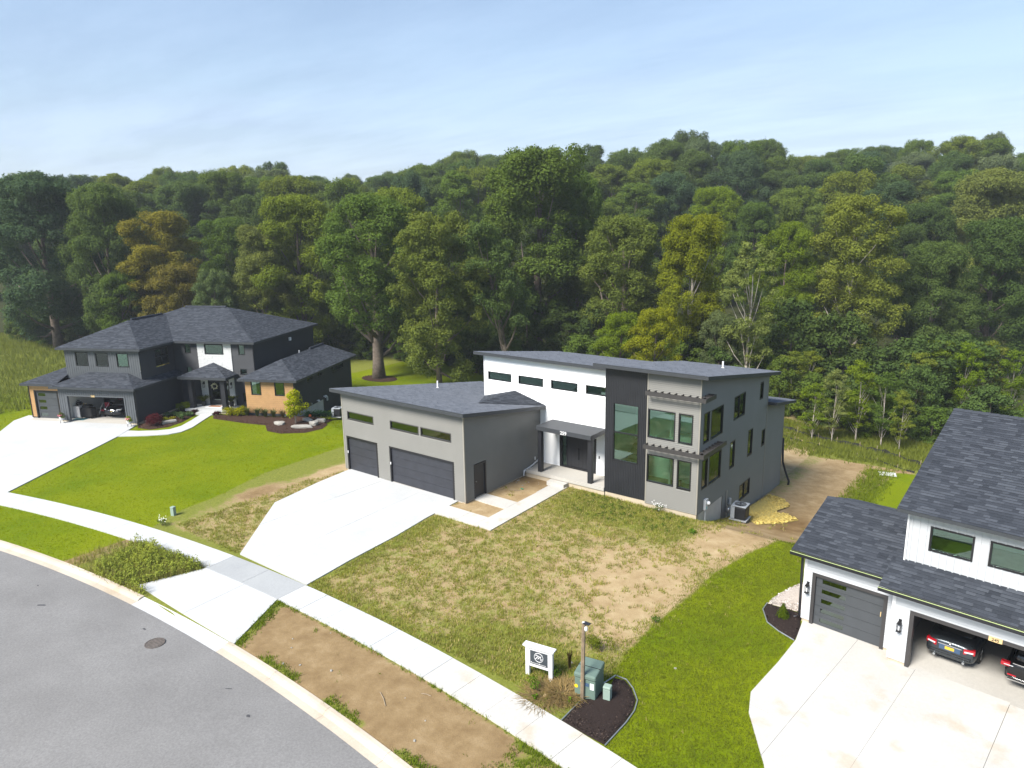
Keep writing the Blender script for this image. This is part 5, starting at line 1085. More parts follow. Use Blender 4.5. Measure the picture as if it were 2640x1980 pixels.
# ---------------------------------------------------------------- the wood behind the houses
FRONT = [
    (-82.5, 10.3, 23.3, 8.3, 'oak', 'dkblue', 'massive dark blue-green tree at the left edge behind the meadow'),
    (-71.2, 13.4, 22.1, 5.5, 'oak', 'dark', 'dark green tree with layered boughs left of the yellow-tinged tree'),
    (-64.9, 17.2, 18.6, 5.3, 'tall', 'gold', 'tall yellow-tinged tree rising above the left end of the dark house roof'),
    (-58.8, 15.0, 12.5, 3.9, 'round', 'ochre', 'ochre brown-green tree just above the dark house roof hip'),
    (-65.9, 11.9, 11.3, 3.5, 'round', 'green', 'mid green tree low between the dark tree and the ochre tree'),
    (-53.0, 16.8, 12.2, 2.9, 'round', 'grey', 'small grey-green tree right above the dark house ridge'),
    (-69.7, 28.9, 17.3, 5.4, 'oak', 'green', 'mid green tree standing behind the grey-green one'),
    (-51.2, 22.1, 17.1, 3.9, 'tall', 'pale', 'pale green slim tree behind the right end of the dark house roof'),
    (-49.9, 26.7, 20.6, 6.1, 'oak', 'lime', 'broad lime green tree right of the pale slim tree'),
    (-35.0, 25.2, 20.2, 6.6, 'fork', 'green', 'big tree with a forked grey trunk standing in a mulch ring'),
    (-43.8, 36.9, 21.4, 5.6, 'oak', 'lime', 'lime topped tree behind the forked trunk tree'),
    (-25.0, 24.5, 18.1, 4.6, 'low', 'olive', 'olive green tree with low hanging boughs behind the grey garage'),
    (-20.0, 29.6, 17.1, 3.5, 'lean', 'dark', 'dark green tree on a leaning bare trunk behind the white wall'),
    (-23.8, 40.5, 25.5, 7.2, 'bare', 'mid', 'tallest tree of the wood towering behind the white wall'),
    (-24.3, 49.8, 22.9, 4.3, 'oak', 'green', 'tall green tree at the right shoulder of the tallest tree'),
    (-13.0, 41.4, 17.6, 5.6, 'fork', 'olive', 'broad olive tree with vase shaped limbs behind the flat grey roof'),
    (-3.8, 38.2, 17.7, 3.7, 'bare', 'yellow', 'bright yellow-green maple with a pale bare trunk'),
    (2.8, 36.1, 15.5, 2.8, 'tall_airy', 'pale', 'pale airy tree with a thin white trunk behind the roof vent'),
    (1.0, 52.0, 16.7, 3.6, 'tall', 'bright', 'bright green tree just left of the big sycamore-like tree'),
    (7.6, 52.5, 19.9, 5.1, 'tall', 'syc', 'big light yellow-green tree with white limbs right of the tall grey house'),
    (13.9, 61.3, 15.5, 4.6, 'oak', 'dark', 'dark tree with a bare trunk above the shingled gable'),
    (18.7, 68.2, 17.8, 5.3, 'oak', 'dark2', 'dark green tree at the right edge above the shingled roof'),
    (15.8, 93.8, 23.2, 7.2, 'oak', 'pale', 'pale green crown rising at the right edge of the wood'),
    (-2.9, 28.8, 9.6, 2.9, 'round', 'yellow', 'low yellow-green tree brushing the rear of the flat roof'),
    (-7.2, 30.4, 8.8, 2.7, 'round', 'bright', 'bright leafy young tree behind the roof of the white wall'),
    (0.2, 36.1, 8.7, 2.3, 'round', 'grey', 'grey-green low tree under the pale airy tree'),
]
MIDDLE = [(-78.4, 38.8, 19.6, 5.8, 'round', 'dark'), (-72.0, 52.2, 21.1, 5.8, 'round', 'green'), (-32.7, 70.9, 17.4, 4.5, 'oak', 'olive'), (-33.2, 81.8, 19.2, 5.5, 'tall', 'mid'), (-30.1, 89.9, 20.4, 5.6, 'oak', 'dkblue'), (-20.0, 83.9, 19.0, 5.2, 'oak', 'bright'), (-12.0, 79.0, 17.6, 4.2, 'oak', 'green'), (-8.6, 87.5, 19.2, 5.0, 'oak', 'olive'), (-5.3, 101.1, 20.3, 6.0, 'round', 'lime'), (2.6, 96.2, 19.7, 5.0, 'tall', 'dkblue'), (8.8, 87.1, 18.7, 5.1, 'oak', 'dark2'), (9.4, 115.0, 20.6, 5.8, 'tall', 'mid'), (7.8, 80.3, 16.1, 3.8, 'oak', 'dark2'), (-96.8, 38.2, 21.0, 7.0, 'oak', 'dark'), (-108.3, 34.3, 19.7, 5.8, 'oak', 'dark2'), (-100.0, 46.8, 22.3, 6.4, 'oak', 'green'), (-52.7, 59.5, 22.3, 5.2, 'tall', 'mid'), (-66.5, 62.0, 21.7, 5.0, 'round', 'dkblue'), (-84.5, 50.6, 21.6, 6.4, 'oak', 'lime')]
SAPLINGS = [(10.0, 32.0, 4.9, 1.4, 'bright'), (11.5, 32.2, 6.2, 1.2, 'pale'), (13.0, 33.6, 6.9, 1.7, 'bright'), (14.9, 33.5, 6.2, 1.4, 'green'), (16.3, 33.0, 4.9, 1.0, 'lime'), (16.2, 39.9, 6.9, 1.8, 'lime'), (17.1, 43.4, 7.5, 2.0, 'bright'), (19.3, 42.6, 7.6, 1.5, 'bright'), (20.7, 46.2, 7.4, 1.9, 'lime'), (22.6, 44.9, 6.9, 1.5, 'bright'), (6.5, 37.5, 6.1, 1.7, 'lime'), (3.1, 37.5, 5.8, 2.0, 'bright'), (7.2, 40.5, 5.8, 1.6, 'lime')]
WORD = {'dkblue': 'blue-green', 'dark': 'dark green', 'dark2': 'deep green', 'green': 'green', 'mid': 'mid green', 'olive': 'olive green', 'lime': 'lime green', 'bright': 'bright green', 'yellow': 'yellow-green', 'gold': 'golden green', 'ochre': 'ochre', 'pale': 'pale green', 'grey': 'grey-green', 'syc': 'light green'}
for x, y, h, r, k, t, l in FRONT:
    plant_tree('deciduous_tree', x, y, h, r, k, t, l, rot=(0.4 if k in ('fork', 'lean') else None), bark='bark_pale' if ('pale bare' in l or 'white limbs' in l or 'white trunk' in l) else None)
DEFER = []
def later(o, noun, t, row):
    v = Vector((o.location.x - CAM.x, o.location.y - CAM.y, 0)); a = v.dot(RT) / max(1.0, v.dot(FW)); marks = ((-0.50, 'at the far left'), (-0.30, 'behind the charcoal house'), (-0.10, 'behind the grey garage'), (0.10, 'behind the white wall'), (0.30, 'behind the black tower'), (0.48, 'right of the grey house'), (9, 'above the white house roof'))
    DEFER.append((o, noun, t, row, next(m for lim, m in marks if a < lim), a))
FW, RT = Vector((-0.612, 0.791, 0)), Vector((0.793, 0.609, 0)); rr = random.Random(3)
for x, y, h, r, k, t in MIDDLE:
    later(plant_tree('deciduous_tree', x, y, h, r, k, t, None, 'trees in the middle rows of the wood'), 'tree', t, 'halfway up the wood')
# rows up the wooded hill: bearing (sideways per metre ahead) against the slope of the sight line over the crowns
SKY_A = [-0.78, -0.72, -0.54, -0.50, -0.446, -0.392, -0.338, -0.283, -0.229, -0.185, -0.142, -0.104, -0.065, -0.022, 0.044, 0.098, 0.142, 0.185, 0.240, 0.283, 0.332, 0.370, 0.414, 0.474, 0.528, 0.567, 0.616, 0.665, 0.708, 0.78]
SKY_E = [0.080, 0.078, 0.088, 0.083, 0.094, 0.087, 0.101, 0.081, 0.080, 0.077, 0.087, 0.092, 0.102, 0.107, 0.102, 0.102, 0.105, 0.109, 0.125, 0.119, 0.117, 0.094, 0.091, 0.109, 0.101, 0.109, 0.116, 0.107, 0.091, 0.092]
for v0, step, low in ((138, 7.6, 0.022), (158, 8.4, 0.007), (174, 8.6, 0.0), (196, 9.0, 0.008)):
    a = -0.76
    while a < 0.76:
        v = v0 + rr.uniform(-5, 5); p = Vector((CAM.x, CAM.y, 0)) + FW * v + RT * (a * v)
        top = CAM.z + v * (float(np.interp(a, SKY_A, SKY_E)) - low - rr.uniform(0, 0.013)); h = max(12.0, top - gh(p.x, p.y)); t = rr.choice(('dark', 'green', 'olive', 'mid', 'dkblue', 'dark2', 'dark', 'green', 'grey', 'lime'))
        o = plant_tree('deciduous_tree', p.x, p.y, h, rr.uniform(5.0, 7.2), rr.choice(('oak', 'oak', 'round', 'tall')), t, None, 'trees on the far wooded hill')
        later(o, 'tree', t, {138: 'well below the skyline', 158: 'just below the skyline', 174: 'on the skyline', 196: 'on the farthest ridge'}[v0]); a += step / v * rr.uniform(0.8, 1.2)
EDGE = [(24, 37), (17, 36), (12, 35.5), (6, 37), (-4, 34), (-14, 31), (-24, 33), (-34, 35), (-46, 31), (-58, 27), (-70, 18), (-80, 13), (-95, 6)]
for a, b in zip(EDGE[:-1], EDGE[1:]):
    n = max(2, int(math.hypot(b[0] - a[0], b[1] - a[1]) / 2.6))
    for i in range(n):
        q = (i + rr.random()) / n; x = a[0] + (b[0] - a[0]) * q; y = a[1] + (b[1] - a[1]) * q + rr.uniform(0, 2.5); t = rr.choice(('dark2', 'dark', 'green', 'mid', 'bright'))
        later(plant_tree('understory_shrub', x, y, rr.uniform(3.0, 6.5), rr.uniform(1.6, 2.6), 'bush', t, None, 'shrubs along the edge of the wood', 'shrub'), 'shrub', t, 'at the wood edge')
        t = rr.choice(('dark2', 'dark', 'dark2', 'green')); later(plant_tree('understory_shrub', x - rr.uniform(1, 4), y + rr.uniform(4, 9), rr.uniform(6, 10), rr.uniform(2.6, 3.8), 'bush', t, None, 'thickets under the trees', 'shrub'), 'thicket', t, 'under the trees')
for i, (x, y, h, r, t) in enumerate(SAPLINGS):
    later(plant_tree('sapling', x, y, h, r, 'airy', t, None, 'saplings behind the silt fence', 'sapling'), 'sapling', t, 'past the silt fence')

ORD = ['leftmost', 'second', 'third', 'fourth', 'fifth', 'sixth', 'seventh', 'eighth', 'ninth', 'tenth', 'eleventh', 'twelfth', 'thirteenth', 'fourteenth', 'fifteenth', 'sixteenth']
sets = {}
for d in DEFER: sets.setdefault(d[1:5], []).append(d)
for (noun, t, row, mark), ds in sets.items():
    ds.sort(key=lambda d: d[5])
    for i, d in enumerate(ds):
        s = '%s %s %s %s' % (WORD[t], noun, row, mark)
        d[0]['label'] = s if len(ds) == 1 else (('leftmost ' + s) if i == 0 else '%s %s from left %s %s' % (ORD[i] + ' ' + WORD[t], noun, row, mark))

# ---------------------------------------------------------------- planting by the charcoal house
def shrub(name, lp, r, h, col, label, cat='shrub', n=14, dens=900, size=0.05, root=LH, flat=0.8, droop=0.0, group=None):
    P_ = to_world(root, lp) if root else Vector(lp); P_.z = gh(P_.x, P_.y) + (lp[2] if len(lp) > 2 else 0) + 0.02
    rt = tag(empty(name, P_, random.uniform(0, 6)), label, cat, group); cent = []; rad = []
    for i in range(n):
        a = RNG.random() * 6.28; q = RNG.random() ** 0.5 * r * 0.62; z = h * (0.32 + 0.42 * RNG.random() * (1 - q / r * 0.5)); cent.append(np.array([q * math.cos(a), q * math.sin(a), z])); rad.append(r * RNG.uniform(0.32, 0.5))
    C_, D_, S_, R_ = clump_cloud(cent, rad, dens, size, flat); C_[:, 2] = np.maximum(C_[:, 2], 0.02); V, F, rn = leaves(C_, D_, S_, R_)
    f = link(bpy.data.objects.new('foliage', np_mesh('foliage', V, F, 'leaf', rn)), rt); f.color = (*col, 1)
    st = MB()
    for i in range(4): c = cent[i % len(cent)]; st.tube([(0, 0, -0.05), (c[0] * 0.5, c[1] * 0.5, c[2] * 0.5), tuple(c)], [0.03 * r, 0.022 * r, 0.01 * r], 5)
    st.build('stem', 'bark', rt); return rt
def blades(name, P_, n, r, h, col, label, cat, w=0.012, arch=0.6, group=None, spread=0.15):
    P_ = Vector(P_); rt = tag(empty(name, P_), label, cat, group); V = []; F = []; R_ = []
    for i in range(n):
        a = RNG.random() * 6.28; l = h * RNG.uniform(0.6, 1.1); d = np.array([math.cos(a), math.sin(a), 0]); s = np.array([-d[1], d[0], 0]) * w; b = d * r * spread * RNG.random() + np.array([-d[1], d[0], 0]) * r * spread * (RNG.random() - 0.5); o = r * arch * RNG.uniform(0.5, 1.2)
        p0, p1, p2 = b, b + d * o * 0.35 + np.array([0, 0, l * 0.7]), b + d * o + np.array([0, 0, l * RNG.uniform(0.75, 1.0)]); k = len(V)
        V += [p0 - s, p0 + s, p1 + s, p1 - s, p2 + s * 0.3, p2 - s * 0.3]; F += [(k, k + 1, k + 2, k + 3), (k + 3, k + 2, k + 4, k + 5)]; q = RNG.random(); R_ += [q, q]
    f = link(bpy.data.objects.new('blade_tuft', np_mesh('blade_tuft', np.array(V), np.array(F), 'leaf', R_)), rt); f.color = (*col, 1)
    MB().lathe([(r * 0.14, -0.04), (r * 0.17, 0.03), (r * 0.05, 0.06)], 8).build('crown_base', 'dead_grass', rt); return rt
def mulch(name, pts, mat, label, cat='mulch bed', dens=70, chip=0.05, edging=None, z=0.0, world=True, chips='wood_chips'):
    """a bed: slightly domed soil sheet with loose chips, optional edging strip"""
    cx = sum(p[0] for p in pts) / len(pts); cy = sum(p[1] for p in pts) / len(pts); rt = tag(empty(name, (cx, cy, gh(cx, cy))), label, cat)
    k = len(pts); mb = MB(); z0 = gh(cx, cy)
    fan = []
    for f_ in (1.0, 0.82, 0.45):
        fan.append([(cx + (p[0] - cx) * f_, cy + (p[1] - cy) * f_) for p in pts])
    hz = [0.02, 0.075, 0.095]
    for i in range(k):
        j = (i + 1) % k
        for q in range(2):
            A, B, C, D = fan[q][i], fan[q][j], fan[q + 1][j], fan[q + 1][i]
            mb.face([(A[0] - cx, A[1] - cy, gh(*A) - z0 + hz[q]), (B[0] - cx, B[1] - cy, gh(*B) - z0 + hz[q]), (C[0] - cx, C[1] - cy, gh(*C) - z0 + hz[q + 1]), (D[0] - cx, D[1] - cy, gh(*D) - z0 + hz[q + 1])], 0.45)
        A, B = fan[2][i], fan[2][j]; mb.face([(A[0] - cx, A[1] - cy, gh(*A) - z0 + hz[2]), (B[0] - cx, B[1] - cy, gh(*B) - z0 + hz[2]), (0, 0, 0.1)], 0.45)
    mb.build('soil', mat, rt)
    arr = np.array(pts); x0, y0 = arr.min(0); x1, y1 = arr.max(0); n = int((x1 - x0) * (y1 - y0) * dens); px = RNG.uniform(x0, x1, n); py = RNG.uniform(y0, y1, n); ok = poly_in(px, py, [(cx + (p[0] - cx) * 0.97, cy + (p[1] - cy) * 0.97) for p in pts]); px, py = px[ok], py[ok]
    C_ = np.stack([px - cx, py - cy, ground_h(px, py) - z0 + 0.065 + 0.03 * RNG.random(len(px))], 1); D_ = RNG.normal(size=(len(px), 3)) * 0.5 + np.array([0, 0, 1.0]); V, F, rn = leaves(C_, D_, chip * RNG.uniform(0.5, 1.3, len(px)), RNG.random(len(px)))
    tag(link(bpy.data.objects.new(chips, np_mesh(chips, V, F, mat, rn)), rt), kind='stuff')
    if edging:
        e_ = [(p[0] - cx, p[1] - cy, gh(*p) - z0 + 0.04) for p in edging]; MB().tube(e_, 0.022, 6).build('edging', 'galvanised', rt)
    return rt
W3 = lambda x, y, z=0.0: tuple(to_world(LH, (x, y, z)))[:2]
mulch('mulch_bed', [W3(0.1, 0.0), W3(0.6, -0.75), W3(1.9, -1.05), W3(2.9, -0.2), W3(3.1, 1.3), W3(2.75, 3.4), W3(2.4, 4.2), W3(1.3, 4.4), W3(1.2, 5.6), W3(0.1, 5.6)], 'mulch_brown', 'brown mulch bed between the charcoal garage wall and the curved walk')
mulch('mulch_bed', [W3(4.3, 3.7), W3(5.0, 2.6), W3(8.4, 1.7), W3(10.4, 1.4), W3(11.4, -0.1), W3(12.8, -0.6), W3(14.6, -0.1), W3(15.4, 1.1), W3(15.3, 2.2), W3(14.6, 3.4), W3(14.3, 5.2), W3(11.75, 6.2), W3(11.75, 4.05), W3(5.8, 4.05)], 'mulch_brown', 'long brown mulch bed curving round the timber clad corner')
mulch('mulch_ring', [(-35.0 + 2.4 * math.cos(t), 25.2 + 1.6 * math.sin(t)) for t in np.linspace(0, 6.283, 17)[:-1]], 'mulch_brown', 'round mulch ring under the big forked tree', 'mulch')
shrub('japanese_maple', (1.55, 0.0), 0.75, 1.15, (0.095, 0.018, 0.022), 'dark red weeping maple at the corner of the charcoal garage', n=22, dens=1100, size=0.045)
shrub('golden_shrub', (1.95, 0.85), 0.42, 0.55, (0.20, 0.21, 0.012), 'yellow-green mound in front of the boulder left of the hostas')
shrub('golden_shrub', (2.05, 1.55), 0.36, 0.42, (0.22, 0.20, 0.012), 'golden low mound just behind the flat boulder by the walk')
shrub('golden_shrub', (0.75, 4.6), 0.55, 0.85, (0.20, 0.25, 0.010), 'lime shrub against the charcoal wall left of the porch')
shrub('golden_shrub', (1.25, 4.55), 0.50, 1.05, (0.20, 0.25, 0.010), 'taller lime shrub touching the left porch post')
shrub('golden_shrub', (5.9, 3.75), 0.75, 0.85, (0.25, 0.25, 0.006), 'vivid yellow shrub right of the porch step')
shrub('golden_shrub', (6.75, 3.75), 0.72, 0.95, (0.25, 0.25, 0.006), 'vivid yellow shrub against the timber wing')
for i, (x, y, r) in enumerate(((0.85, 2.5, 0.42), (1.3, 2.75, 0.42), (1.85, 2.75, 0.5), (2.45, 3.0, 0.52), (2.55, 1.95, 0.34))):
    shrub('hosta', (x, y), r, 0.50, (0.10, 0.16, 0.055), ('small pale edged hosta nearest the curved walk' if i == 4 else 'variegated hosta in the bed along the charcoal wall'), 'hosta', 10, 420, 0.10, group=None if i == 4 else 'hostas in the bed along the charcoal wall')
for x, y, l in ((2.35, 4.05, 'dark red coral bells left of the porch step'), (4.65, 3.75, 'dark red coral bells right of the porch step')): shrub('coral_bells', (x, y), 0.36, 0.35, (0.055, 0.014, 0.018), l, 'plant')
for i, (x, y) in enumerate(((7.45, 3.7), (8.4, 3.65), (9.2, 3.5), (9.95, 3.5), (10.8, 3.45))):
    P_ = to_world(LH, (x, y, 0)); P_.z = gh(P_.x, P_.y) + 0.06
    blades('ornamental_grass', P_, 240, 0.5, 0.75, (0.10, 0.13, 0.05) if i < 4 else (0.20, 0.17, 0.09), 'soft green ornamental grass against the timber wall' if i < 4 else 'thin pale ornamental grass near the timber corner', 'ornamental grass', 0.010, 0.75, 'ornamental grasses against the timber wall' if i < 4 else None)
for x, y, r, l in ((13.0, 3.7, 0.62, 'dark green shrub nearest the yellow-green tree'), (13.45, 4.5, 0.62, 'dark green shrub in the middle of three by the foundation'), (13.75, 5.25, 0.55, 'dark green shrub beside the left house air conditioner')): shrub('yew_shrub', (x, y), r, 0.95, (0.018, 0.050, 0.018), l)
shrub('dark_grass_mound', (12.2, 5.2), 0.42, 0.55, (0.018, 0.028, 0.030), 'blue-black mound plant behind the yellow-green tree', 'plant')
# yellow-green little tree
P_ = to_world(LH, (12.7, 2.0, 0)); gt = tag(empty('ornamental_tree', (P_.x, P_.y, gh(P_.x, P_.y))), 'small vivid yellow-green tree on a pale stem among boulders', 'tree')
MB().tube([(0, 0, 0), (0.02, 0.0, 0.5), (-0.02, 0.02, 1.0), (0, 0, 1.9)], [0.06, 0.05, 0.045, 0.02], 8).build('trunk', 'bark_pale', gt, smooth=True)
cent = []; rad = []
for i in range(34):
    t = RNG.random(); a = RNG.random() * 6.28; q = 0.85 * math.sin(math.pi * (0.2 + 0.72 * t)) * RNG.random() ** 0.4; cent.append(np.array([q * math.cos(a), q * math.sin(a), 0.85 + 1.75 * t])); rad.append(RNG.uniform(0.24, 0.40))
V, F, rn = leaves(*clump_cloud(cent, rad, 900, 0.065, 0.85)); f = link(bpy.data.objects.new('crown', np_mesh('crown', V, F, 'leaf', rn)), gt); f.color = (0.33, 0.36, 0.006, 1)
def boulder(lp, sx, sy, sz, rot, label, root=LH, mat='boulder'):
    P_ = to_world(root, lp) if root else Vector(lp); bm = bmesh.new(); bmesh.ops.create_icosphere(bm, subdivisions=2, radius=1.0); sd_ = random.random() * 50
    for v in bm.verts:
        c = v.co; k = 1 + 0.16 * math.sin(c.x * 3.1 + sd_) * math.sin(c.y * 3.7 + sd_) + 0.10 * math.sin(c.z * 5 + c.x * 4 + sd_)
        v.co = Vector((math.copysign(abs(c.x) ** 0.62, c.x) * sx, math.copysign(abs(c.y) ** 0.62, c.y) * sy, math.copysign(abs(c.z) ** 0.55, c.z) * sz)) * k
    me = bpy.data.meshes.new('boulder'); bm.to_mesh(me); bm.free(); me.materials.append(MATS[mat])
    o = tag(link(bpy.data.objects.new('boulder', me)), label, 'boulder'); o.location = (P_.x, P_.y, gh(P_.x, P_.y) + sz * 0.75 + 0.04); o.rotation_euler = (0.05, 0.08, root.rotation_euler.z + rot if root else rot); return o
boulder((2.35, 0.75), 0.62, 0.22, 0.16, 1.0, 'long pale boulder in the bed beside the curved walk'); boulder((11.55, 1.55), 0.40, 0.28, 0.17, -0.3, 'rounded pale boulder left of the yellow-green tree'); boulder((13.75, 0.95), 0.80, 0.24, 0.15, 0.25, 'long flat boulder in front of the yellow-green tree')
boulder((13.3, 2.9), 0.52, 0.24, 0.14, -0.5, 'wedge shaped boulder behind the yellow-green tree'); boulder((14.3, 3.05), 0.42, 0.30, 0.17, 0.4, 'blocky boulder farthest right in the mulch bed'); boulder((14.35, 1.75), 0.33, 0.26, 0.22, 0.2, 'upright boulder at the right end of the mulch bed')
o = tag(MB().lathe([(0.02, -0.09), (0.10, -0.06), (0.11, 0.0), (0.08, 0.08), (0.02, 0.10)], 12).build('orange_ball', 'orange', smooth=True), 'small orange ball on the wedge shaped boulder', 'ball'); P_ = to_world(LH, (13.45, 3.0, 0)); o.location = (P_.x, P_.y, gh(P_.x, P_.y) + 0.48)
for lp, l, c2 in (((-6.60, -0.42, 0.03), 'white planter of pink flowers left of the open garage', 'flower_pink'), ((-0.20, -0.62, 0.03), 'white planter with red and lime foliage right of the open garage', 'flower_pink')):
    t = thing_at('flower_planter', lp, l, 'planter'); MB().lathe([(0.10, 0.22), (0.15, 0.24), (0.19, 0.50), (0.17, 0.50)], 14).build('pot', 'white_paint', t)
    for a in range(4): MB().tube([(0.14 * math.cos(a * 1.57), 0.14 * math.sin(a * 1.57), 0.30), (0.19 * math.cos(a * 1.57), 0.19 * math.sin(a * 1.57), 0.0)], 0.012, 5).build('leg', 'metal_black', t)
    V, F, rn = leaves(*clump_cloud([np.array([0, 0, 0.6]), np.array([0.15, 0, 0.5]), np.array([-0.1, 0.1, 0.7])], [0.22, 0.18, 0.2], 1800, 0.05)); f = link(bpy.data.objects.new('foliage', np_mesh('foliage', V, F, 'leaf', rn)), t); f.color = (0.10, 0.13, 0.02, 1) if 'pink' in l else (0.20, 0.24, 0.012, 1)
    V, F, rn = leaves(*clump_cloud([np.array([-0.12, -0.12, 0.62]), np.array([0.1, -0.15, 0.66])], [0.12, 0.10], 2600, 0.035)); link(bpy.data.objects.new('blossom', np_mesh('blossom', V, F, c2, rn)), t)
for x, y, l in ((2.35, 5.35, 'potted fern left of the black front door'), (4.95, 5.45, 'potted fern right of the black front door')):
    P_ = to_world(LH, (x, y, 0.72)); t = blades('potted_fern', P_, 260, 0.62, 0.5, (0.085, 0.115, 0.012), l, 'fern', 0.022, 0.95); MB().lathe([(0.15, -0.415), (0.22, -0.1), (0.22, 0.0), (0.19, 0.0)], 14).build('pot', 'rubber', t)
t = tag(MB().box(-0.75, 0.75, -0.38, 0.38, 0, 0.012).build('door_mat', 'sticker_white', None), 'pale striped rug under the brown mat at the black front door', 'mat'); t.location = to_world(LH, (3.5, 5.2, 0.303)); t.rotation_euler = (0, 0, math.radians(26.3))
t = tag(MB().box(-0.55, 0.55, -0.24, 0.24, 0, 0.014).build('door_mat', 'mat_brown', None, bevel=0.004), 'brown coir mat lying on the pale rug', 'mat'); t.location = to_world(LH, (3.5, 5.28, 0.316)); t.rotation_euler = (0, 0, math.radians(26.3))
# by the white house
mulch('mulch_bed', [(17.05, -0.95), (17.02, -1.3), (17.1, -1.65), (17.54, -2.33), (18.07, -2.68), (18.70, -2.95), (18.66, -2.0), (18.50, -1.50), (18.42, -0.9)], 'mulch_dark', 'black mulch bed at the corner of the white house', dens=260, chip=0.035, edging=[(17.03, -0.9), (17.05, -1.5), (17.5, -2.35), (18.05, -2.72), (18.70, -3.0)])
mulch('gravel_bed', [(17.05, -0.92), (17.15, -0.1), (17.4, 0.9), (17.9, 1.9), (18.75, 2.6), (18.45, -0.85)], 'gravel', 'pale gravel bed along the white house', 'gravel', dens=900, chip=0.035, chips='pebbles')
cf = shrub('dwarf_conifer', (17.90, -1.75, 0.06), 0.36, 0.62, (0.085, 0.125, 0.010), 'small cone shaped green conifer in the black mulch', 'conifer', 2, 10, 0.03, root=None)
f = cf.children[0]; cent = [np.array([0, 0, 0.08 + 0.5 * t]) for t in np.linspace(0, 1, 10)]; rad = [0.20 * (1 - 0.80 * t) + 0.03 for t in np.linspace(0, 1, 10)]; V, F, rn = leaves(*clump_cloud(cent, rad, 9000, 0.022, 0.7)); f.data = np_mesh('foliage', V, F, 'leaf', rn)

# ---------------------------------------------------------------- things by the street
SG = tag(empty('yard_sign', (12.0, -10.35, -0.02), math.radians(9)), 'white post and panel yard sign with a slate board and white round monogram', 'sign')
for a, b in ((-0.14, 0.0), (0.74, 0.88)): boxo('post', 'white_paint', SG, a, b, -0.06, 0.06, -0.2, 1.06)
boxo('panel_frame', 'white_paint', SG, 0.002, 0.738, -0.045, 0.045, 0.36, 1.055); MB().prism([(-0.17, -0.10), (0.91, -0.10), (0.91, 0.10), (-0.17, 0.10)], 1.065, 1.115).build('cap', 'white_paint', SG, bevel=0.01); boxo('crown_moulding', 'white_paint', SG, -0.21, 0.95, -0.13, 0.13, 1.116, 1.16)
bd = boxo('sign_board', 'sign_slate', SG, 0.04, 0.70, -0.055, -0.046, 0.47, 0.97)
rg = MB()
for k in range(36):
    a, b = k * math.pi / 18, (k + 1) * math.pi / 18; rg.box(0, 0, 0, 0, 0, 0) if False else rg.tube([(0.37 + 0.165 * math.cos(a), -0.058, 0.765 + 0.165 * math.sin(a)), (0.37 + 0.165 * math.cos(b), -0.058, 0.765 + 0.165 * math.sin(b))], 0.011, 5)
rg.build('emblem_ring', 'white_paint', bd)
scr = [[(-0.115, 0.045), (-0.085, 0.085), (-0.045, 0.075), (-0.055, 0.02), (-0.095, -0.055), (-0.125, -0.075)], [(-0.095, -0.055), (-0.045, 0.015), (0.0, 0.065), (0.02, 0.055), (-0.005, -0.01), (-0.03, -0.06)], [(-0.03, -0.06), (0.02, 0.0), (0.065, 0.055), (0.085, 0.045), (0.06, -0.03), (0.07, -0.075), (0.105, -0.06), (0.135, -0.02)]]
mg = MB()
for s in scr: mg.tube([(0.37 + x, -0.058, 0.765 + y) for x, y in s], 0.013, 6)
mg.build('monogram', 'white_paint', bd)
ln = MB(); x = 0.065
for k, w_ in enumerate((0.05, 0.03, 0.03, 0.02, 0.035, 0.03, 0.025, 0.03, 0.02, 0.045, 0.03, 0.02, 0.03, 0.03, 0.025, 0.03, 0.02)):
    hgt = 0.035 if k not in (0, 9) else 0.06; ln.box(x, x + w_ * 0.72, -0.0585, -0.056, 0.505 if k < 9 else 0.500, (0.505 if k < 9 else 0.500) + hgt * 0.7); x += w_ + 0.005
ln.build('lettering', 'white_paint', bd)
PL = tag(empty('timber_post', (14.18, -10.45, -0.02)), 'tall thin timber post with a lamp in front of the green utility box', 'post')
MB().tube([(0, 0, -0.3), (0.02, 0.0, 1.4), (0.035, 0.01, 2.78)], [0.070, 0.068, 0.064], 6).build('shaft', 'post_wood', PL); MB().lathe([(0.055, 0), (0.06, 0.02), (0.02, 0.035)], 8, (0.035, 0.01, 2.78)).build('cap', 'white_paint', PL)
boxo('solar_panel', 'panel_black', PL, 0.04, 0.26, -0.07, 0.09, 2.79, 2.81); MB().lathe([(0.03, -0.10), (0.055, -0.06), (0.055, 0.03), (0.02, 0.06)], 10, (0.12, 0.01, 2.62)).build('lamp', 'white_paint', PL)
TX = tag(empty('utility_box', (14.16, -9.98, 0.0), math.radians(11)), 'dull green pad mounted electrical box behind the timber post', 'utility box')
MB().box(-0.36, 0.36, -0.42, 0.42, -0.1, 0.72).build('cabinet', 'utility_green', TX, bevel=0.03)
MB().prism([(-0.38, -0.46), (0.38, -0.46), (0.38, 0.46), (-0.38, 0.46)], 0.725, lambda x, y: 0.90 + 0.06 * (y > 0)).build('lid', 'utility_green', TX, bevel=0.05)
boxo('lid_seam', 'metal_black', TX, -0.385, 0.385, -0.02, -0.01, 0.915, 0.945)
for x, z in ((-0.30, 0.40), (-0.10, 0.62)): MB().lathe([(0.065, 0), (0.065, 0.006), (0.03, 0.007)], 8).build('warning_sticker', 'yellow_sticker', TX).matrix_local = Matrix.Translation((x, -0.422, z)) @ Matrix.Rotation(math.pi / 2, 4, 'X')
boxo('label_sticker', 'sticker_white', TX, 0.18, 0.31, -0.428, -0.421, 0.40, 0.62); boxo('label_sticker', 'plate_blue', TX, 0.0, 0.14, -0.428, -0.421, 0.48, 0.60)
